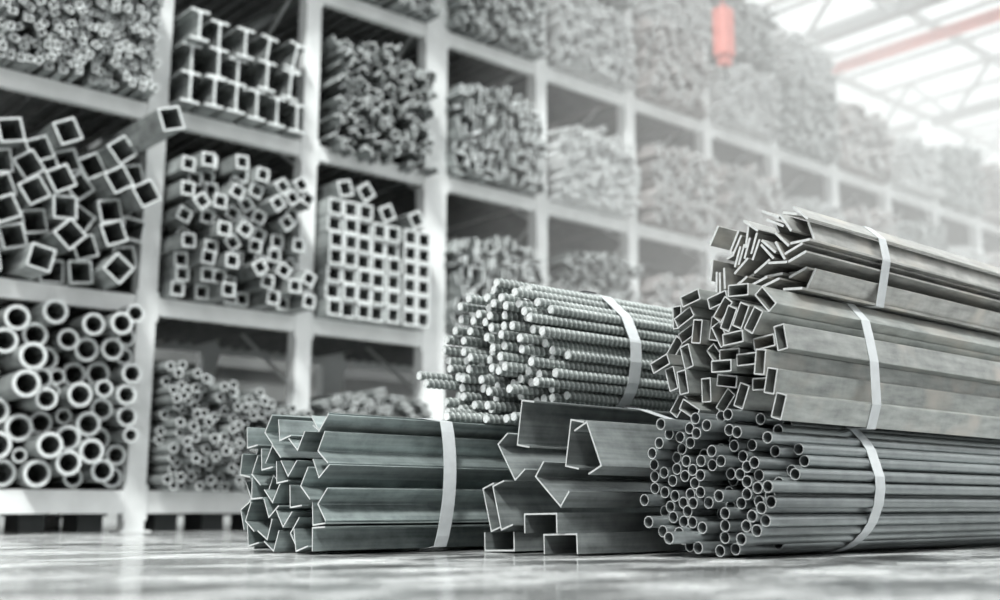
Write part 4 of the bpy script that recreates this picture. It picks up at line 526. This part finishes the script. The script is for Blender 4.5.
# heaps farther along the rack, beyond what one could count
def heap(name, key, kind, bays, mats, label, cat, group=None):
    mb = MB()
    for bay, lv, flip, hmax in bays:
        for a in HEAP[key]:
            x = .98 - a[0] if flip else a[0]
            if a[1] > hmax: continue
            t = -a[2] if flip else a[2]
            X, Z = bx(bay, x), (LV + [LV[3] + .745])[lv] + a[1]
            if kind in ('pipe', 'white'): po, pi_ = circ(a[2], 8), circ(a[2] * .7, 8); t = 0
            elif kind == 'sqB': po, pi_ = rrect(.059, .059), rrect(.042, .042)
            elif kind == 'tiny': po, pi_ = rrect(.049, .034), rrect(.035, .020)
            elif kind == 'flat': po, pi_ = rrect(.084, .013), None
            else: po, pi_ = lprof(.064, .0075), None
            if kind == 'angle' and flip: t = PI - a[2]
            c, s = math.cos(t), math.sin(t); y0 = YE + random.uniform(-.06, .06)
            # profile given as in the end view from the aisle
            mb.extrude([(p[0], p[1]) for p in po], pi_, y0, y0 + 1.4, (lambda q, u, v, X=X, Z=Z, c=c, s=s: (X + u * c - v * s, q, Z + u * s + v * c)), kind in ('pipe', 'white'))
    o = mb.build(name, mats); return tag(o, label, cat, None, 'stuff')
S = M['stockcut']
heap('steel_pipe_heap', 'roundLow', 'pipe', [(4, 0, 1, 9), (5, 0, 0, 9), (6, 0, 1, 9), (7, 0, 0, 9)], [M['stock'], S], 'low heaps of thin pipes on the bottom shelf farther along the rack', 'pipe')
HEAP['roundBlow'] = RB[:150]
heap('thin_pipe_heap', 'roundB', 'pipe', [(3, 0, 0, 9)], [M['stock'], S], 'dark heap of thin pipes on the bottom shelf beyond the sloping heap', 'pipe')
heap('pipe_heap', 'roundBlow', 'white', [(5, 2, 0, 9)], [M['stocklight'], S], 'lower layers of the whitish pipe heap on the upper shelf, mid picture', 'pipe')
heap('pale_pipe_heap', 'roundB', 'white', [(8, 4, 0, .5), (6, 4, 1, .6), (8, 2, 1, 9), (11, 2, 0, 9), (5, 3, 1, 9), (7, 3, 0, 9), (10, 3, 0, 9), (13, 3, 1, 9), (5, 1, 1, .5), (9, 1, 0, 9)], [M['stocklight'], S], 'whitish thin pipe heaps on shelves far along the rack', 'pipe')
heap('square_tube_heap', 'sqB', 'sqB', [(6, 2, 0, 9), (7, 2, 1, 9), (9, 2, 0, 9), (12, 2, 0, 9), (6, 3, 1, 9), (9, 3, 1, 9), (12, 3, 0, 9), (6, 1, 0, 9), (10, 1, 0, 9)], [M['stockpink'], S], 'brownish square tube heaps on shelves far along the rack', 'steel tube')
heap('rectangular_tube_heap', 'tiny', 'tiny', [(7, 4, 1, .6), (5, 4, 0, .5), (3, 3, 0, 9), (4, 3, 1, 9), (8, 3, 0, 9), (11, 3, 1, 9), (10, 2, 1, 9), (7, 1, 0, 9), (1, 3, 0, 9)], [M['stock'], S], 'small rectangular tube heaps on the topmost shelf of the rack', 'steel tube')
heap('flat_bar_heap', 'flat', 'flat', [(4, 1, 0, 9), (8, 1, 1, 9), (2, 3, 1, 9), (13, 2, 0, 9)], [M['stock'], S], 'flat bar heap on the middle shelf behind the ribbed bars', 'flat bar')
heap('angle_bar_heap', 'angle', 'angle', [(5, 1, 1, 9), (14, 2, 0, 9), (14, 3, 0, 9), (11, 1, 1, 9)], [M['stock'], S], 'angle bar heap on the middle shelf behind the flat bar bundle', 'angle bar')

# ------------------------------------------------------------------ hall
X0, X1, Y0, Y1, ZR = -4.0, 26.0, -7.0, 9.4, 7.2
b = MB(); b.box(X0, X1, Y0, Y1, -.2, 0); struct(b.build('floor', [M['floor']]))
b = MB()
b.box(X0, X1, Y1, Y1 + .2, 0, 4.6)
for k in range(14): b.box(X0, X1, Y1 - .05, Y1, .52 + k * .3, .64 + k * .3)
struct(b.build('wall_back', [M['rust']]))
b = MB(); b.box(X0, X1, Y1 - .10, Y1, 0, .42); struct(b.build('lit_strip_back', [M['rack']]))  # white strip stands in for the bright lit area low behind the rack
b = MB()
for z in (4.6, 5.45, 6.3, 7.12): b.box(X0, X1, Y1, Y1 + .1, z, z + .08)
for k in range(21): b.box(X0 + k * 1.5 - .03, X0 + k * 1.5 + .03, Y1 + .02, Y1 + .08, 4.68, 7.12)
w_ = struct(b.build('window_1', [M['truss']]))
b = MB(); b.box(X0, X1, Y1 + .045, Y1 + .055, 4.68, 7.12); b.build('pane', [M['glass']], w_)
b = MB(); b.box(X0, X1, Y0 - .2, Y0, 0, 3.2); struct(b.build('wall_front_added', [M['rust']]))  # unseen wall behind the camera, added to darken reflections in the steel
b = MB(); b.box(X0 - .2, X0, Y0, Y1, 0, 2.6); struct(b.build('wall_left_added', [M['rust']]))  # unseen too, added so light enters mainly through the glazing
# glazed roof
b = MB()
for k in range(31): b.box(X0 + k * 1.0 - .03, X0 + k * 1.0 + .03, Y0, Y1 + .1, ZR, ZR + .08)
for k in range(9): b.box(X0, X1, Y0 + k * 2.06 - .04, Y0 + k * 2.06 + .04, ZR - .1, ZR)
c_ = struct(b.build('ceiling', [M['truss']]))
b = MB(); b.box(X0, X1, Y0, Y1 + .1, ZR + .085, ZR + .095); b.build('pane', [M['glass']], c_)
for k, x in enumerate((-1.0, 3.2, 7.4, 12.4, 16.6, 20.0, 24.2)):
    t = MB(); zb, zt = 6.25, 7.05
    t.box(x - .06, x + .06, Y0, Y1, zt, zt + .05); t.box(x - .09, x + .09, Y0, Y1, zb, zb + .03); t.box(x - .02, x + .02, Y0, Y1, zb + .03, zb + .16)
    n = 12
    for j in range(n):
        ya, yb = Y0 + (Y1 - Y0) * j / n, Y0 + (Y1 - Y0) * (j + 1) / n; ym = (ya + yb) / 2
        t.bar((x, ya, zb + .05), (x, ym, zt), .04); t.bar((x, ym, zt), (x, yb, zb + .05), .04)
    o = t.build('roof_truss', [M['truss']]); tag(o, ['grey lattice roof truss, nearest the camera end of the hall', 'grey lattice roof truss above the left bays', 'grey lattice roof truss above mid rack', 'grey lattice roof truss seen at the upper right', 'grey lattice roof truss beyond the red crane beam', 'grey lattice roof truss far along the hall', 'grey lattice roof truss at the far end of the hall'][k], 'roof truss', 'roof trusses')
b = MB(); x = 13.0
b.box(x - .04, x + .04, Y0, Y1, 6.02, 6.04); b.box(x - .04, x + .04, Y0, Y1, 6.15, 6.17); b.box(x - .012, x + .012, Y0, Y1, 6.04, 6.15)
tag(b.build('crane_beam', [M['red']]), 'red painted overhead crane beam crossing under the roof', 'crane beam')
hx, hy = 7.59, 5.7
ho = bpy.data.objects.new('chain_hoist', None); COL.objects.link(ho); ho.location = (hx, hy, 3.95)
tag(ho, 'red chain hoist hanging from the roof in front of the upper heaps', 'hoist')
def hpart(name, mb, mat): mb.v = [(x - hx, y - hy, z - 4.3) for x, y, z in mb.v]; return mb.build(name, [mat], ho)
b = MB(); b.extrude(rrect(.17, .15, .04, 4), None, 4.42, 4.86, lambda t, u, v: (hx + u, hy + v, t), False, 0, 0); b.extrude(rrect(.12, .11, .03, 4), None, 4.34, 4.42, lambda t, u, v: (hx + u, hy + v, t), False, 0, 0)
hpart('body', b, M['red'])
b = MB()
for k in range(50):      # alternating links
    z = 4.86 + k * .052; e = .012
    if k % 2: b.bar((hx - e, hy, z), (hx - e, hy, z + .05), .005); b.bar((hx + e, hy, z), (hx + e, hy, z + .05), .005)
    else: b.bar((hx, hy - e, z), (hx, hy - e, z + .05), .005); b.bar((hx, hy + e, z), (hx, hy + e, z + .05), .005)
hpart('chain', b, M['red'])
b = MB(); pts = [(hx, hy, 4.34), (hx, hy, 4.27)] + [(hx + .035 * math.sin(t), hy, 4.235 + .035 * math.cos(t)) for t in [k * PI / 6 for k in range(0, 10)]]
for p, q in zip(pts, pts[1:]): b.bar(p, q, .010)
hpart('hook', b, M['truss'])

# dust haze hanging in the air of the hall
hz = bpy.data.materials.new('dust haze'); hz.use_nodes = True; nt = hz.node_tree; nt.nodes.clear()
o_ = nt.nodes.new('ShaderNodeOutputMaterial'); v_ = nt.nodes.new('ShaderNodeVolumeScatter'); v_.inputs['Density'].default_value = HAZE; v_.inputs['Anisotropy'].default_value = 0; v_.inputs['Color'].default_value = (1, .985, .98, 1)
nt.links.new(v_.outputs[0], o_.inputs['Volume'])
b = MB(); b.box(5.0, X1 - .01, 3.6, Y1 - .11, .001, ZR - .15); tag(b.build('haze', [hz]), 'pale dust haze filling the air of the hall', 'haze', None, 'stuff')

# ------------------------------------------------------------------ light
w = bpy.data.worlds.new('sky'); scene.world = w; w.use_nodes = True; nt = w.node_tree; N = nt.nodes
bg = N['Background']; tc = N.new('ShaderNodeTexCoord'); sp = N.new('ShaderNodeSeparateXYZ'); r = N.new('ShaderNodeValToRGB')
nt.links.new(tc.outputs['Generated'], sp.inputs[0]); nt.links.new(sp.outputs['Z'], r.inputs['Fac']); nt.links.new(r.outputs['Color'], bg.inputs['Color'])
r.color_ramp.elements[0].position = .0; r.color_ramp.elements[0].color = (.15, .152, .152, 1)
r.color_ramp.elements[1].position = .6; r.color_ramp.elements[1].color = (1.0, 1.0, .995, 1)
bg.inputs['Strength'].default_value = 1.45
sun = bpy.data.lights.new('sun', 'SUN'); sun.energy = 7.5; sun.angle = math.radians(10); sun.color = (1, .985, .96)
so = bpy.data.objects.new('sun', sun); COL.objects.link(so)
so.rotation_euler = Vector((.48, .30, -.82)).to_track_quat('-Z', 'Y').to_euler()

# ------------------------------------------------------------------ camera
cam = bpy.data.cameras.new('camera'); co = bpy.data.objects.new('camera', cam); COL.objects.link(co); scene.camera = co
f = 1111.0; pitch = math.atan(208 / f); th = math.atan(1300 / 1130)
fh = Vector((math.cos(th), math.sin(th), 0)); up = Vector((0, 0, 1))
Fv = fh * math.cos(pitch) + up * math.sin(pitch); Uv = -fh * math.sin(pitch) + up * math.cos(pitch); Rv = Fv.cross(Uv)
m = Matrix((Rv, Uv, -Fv)).transposed().to_4x4(); m.translation = (0, 0, .136); co.matrix_world = m
cam.sensor_fit = 'HORIZONTAL'; cam.sensor_width = 36; cam.lens = 36 * f / 1000; cam.clip_start = .02; cam.clip_end = 200
cam.dof.use_dof = True; cam.dof.focus_distance = 3.35; cam.dof.aperture_fstop = 1.25

scene.cycles.volume_bounces = 3; scene.cycles.max_bounces = 10
vs = scene.view_settings; vs.view_transform = 'Standard'; vs.look = 'None'; vs.gamma = 1; vs.exposure = 0.42; vs.use_curve_mapping = False
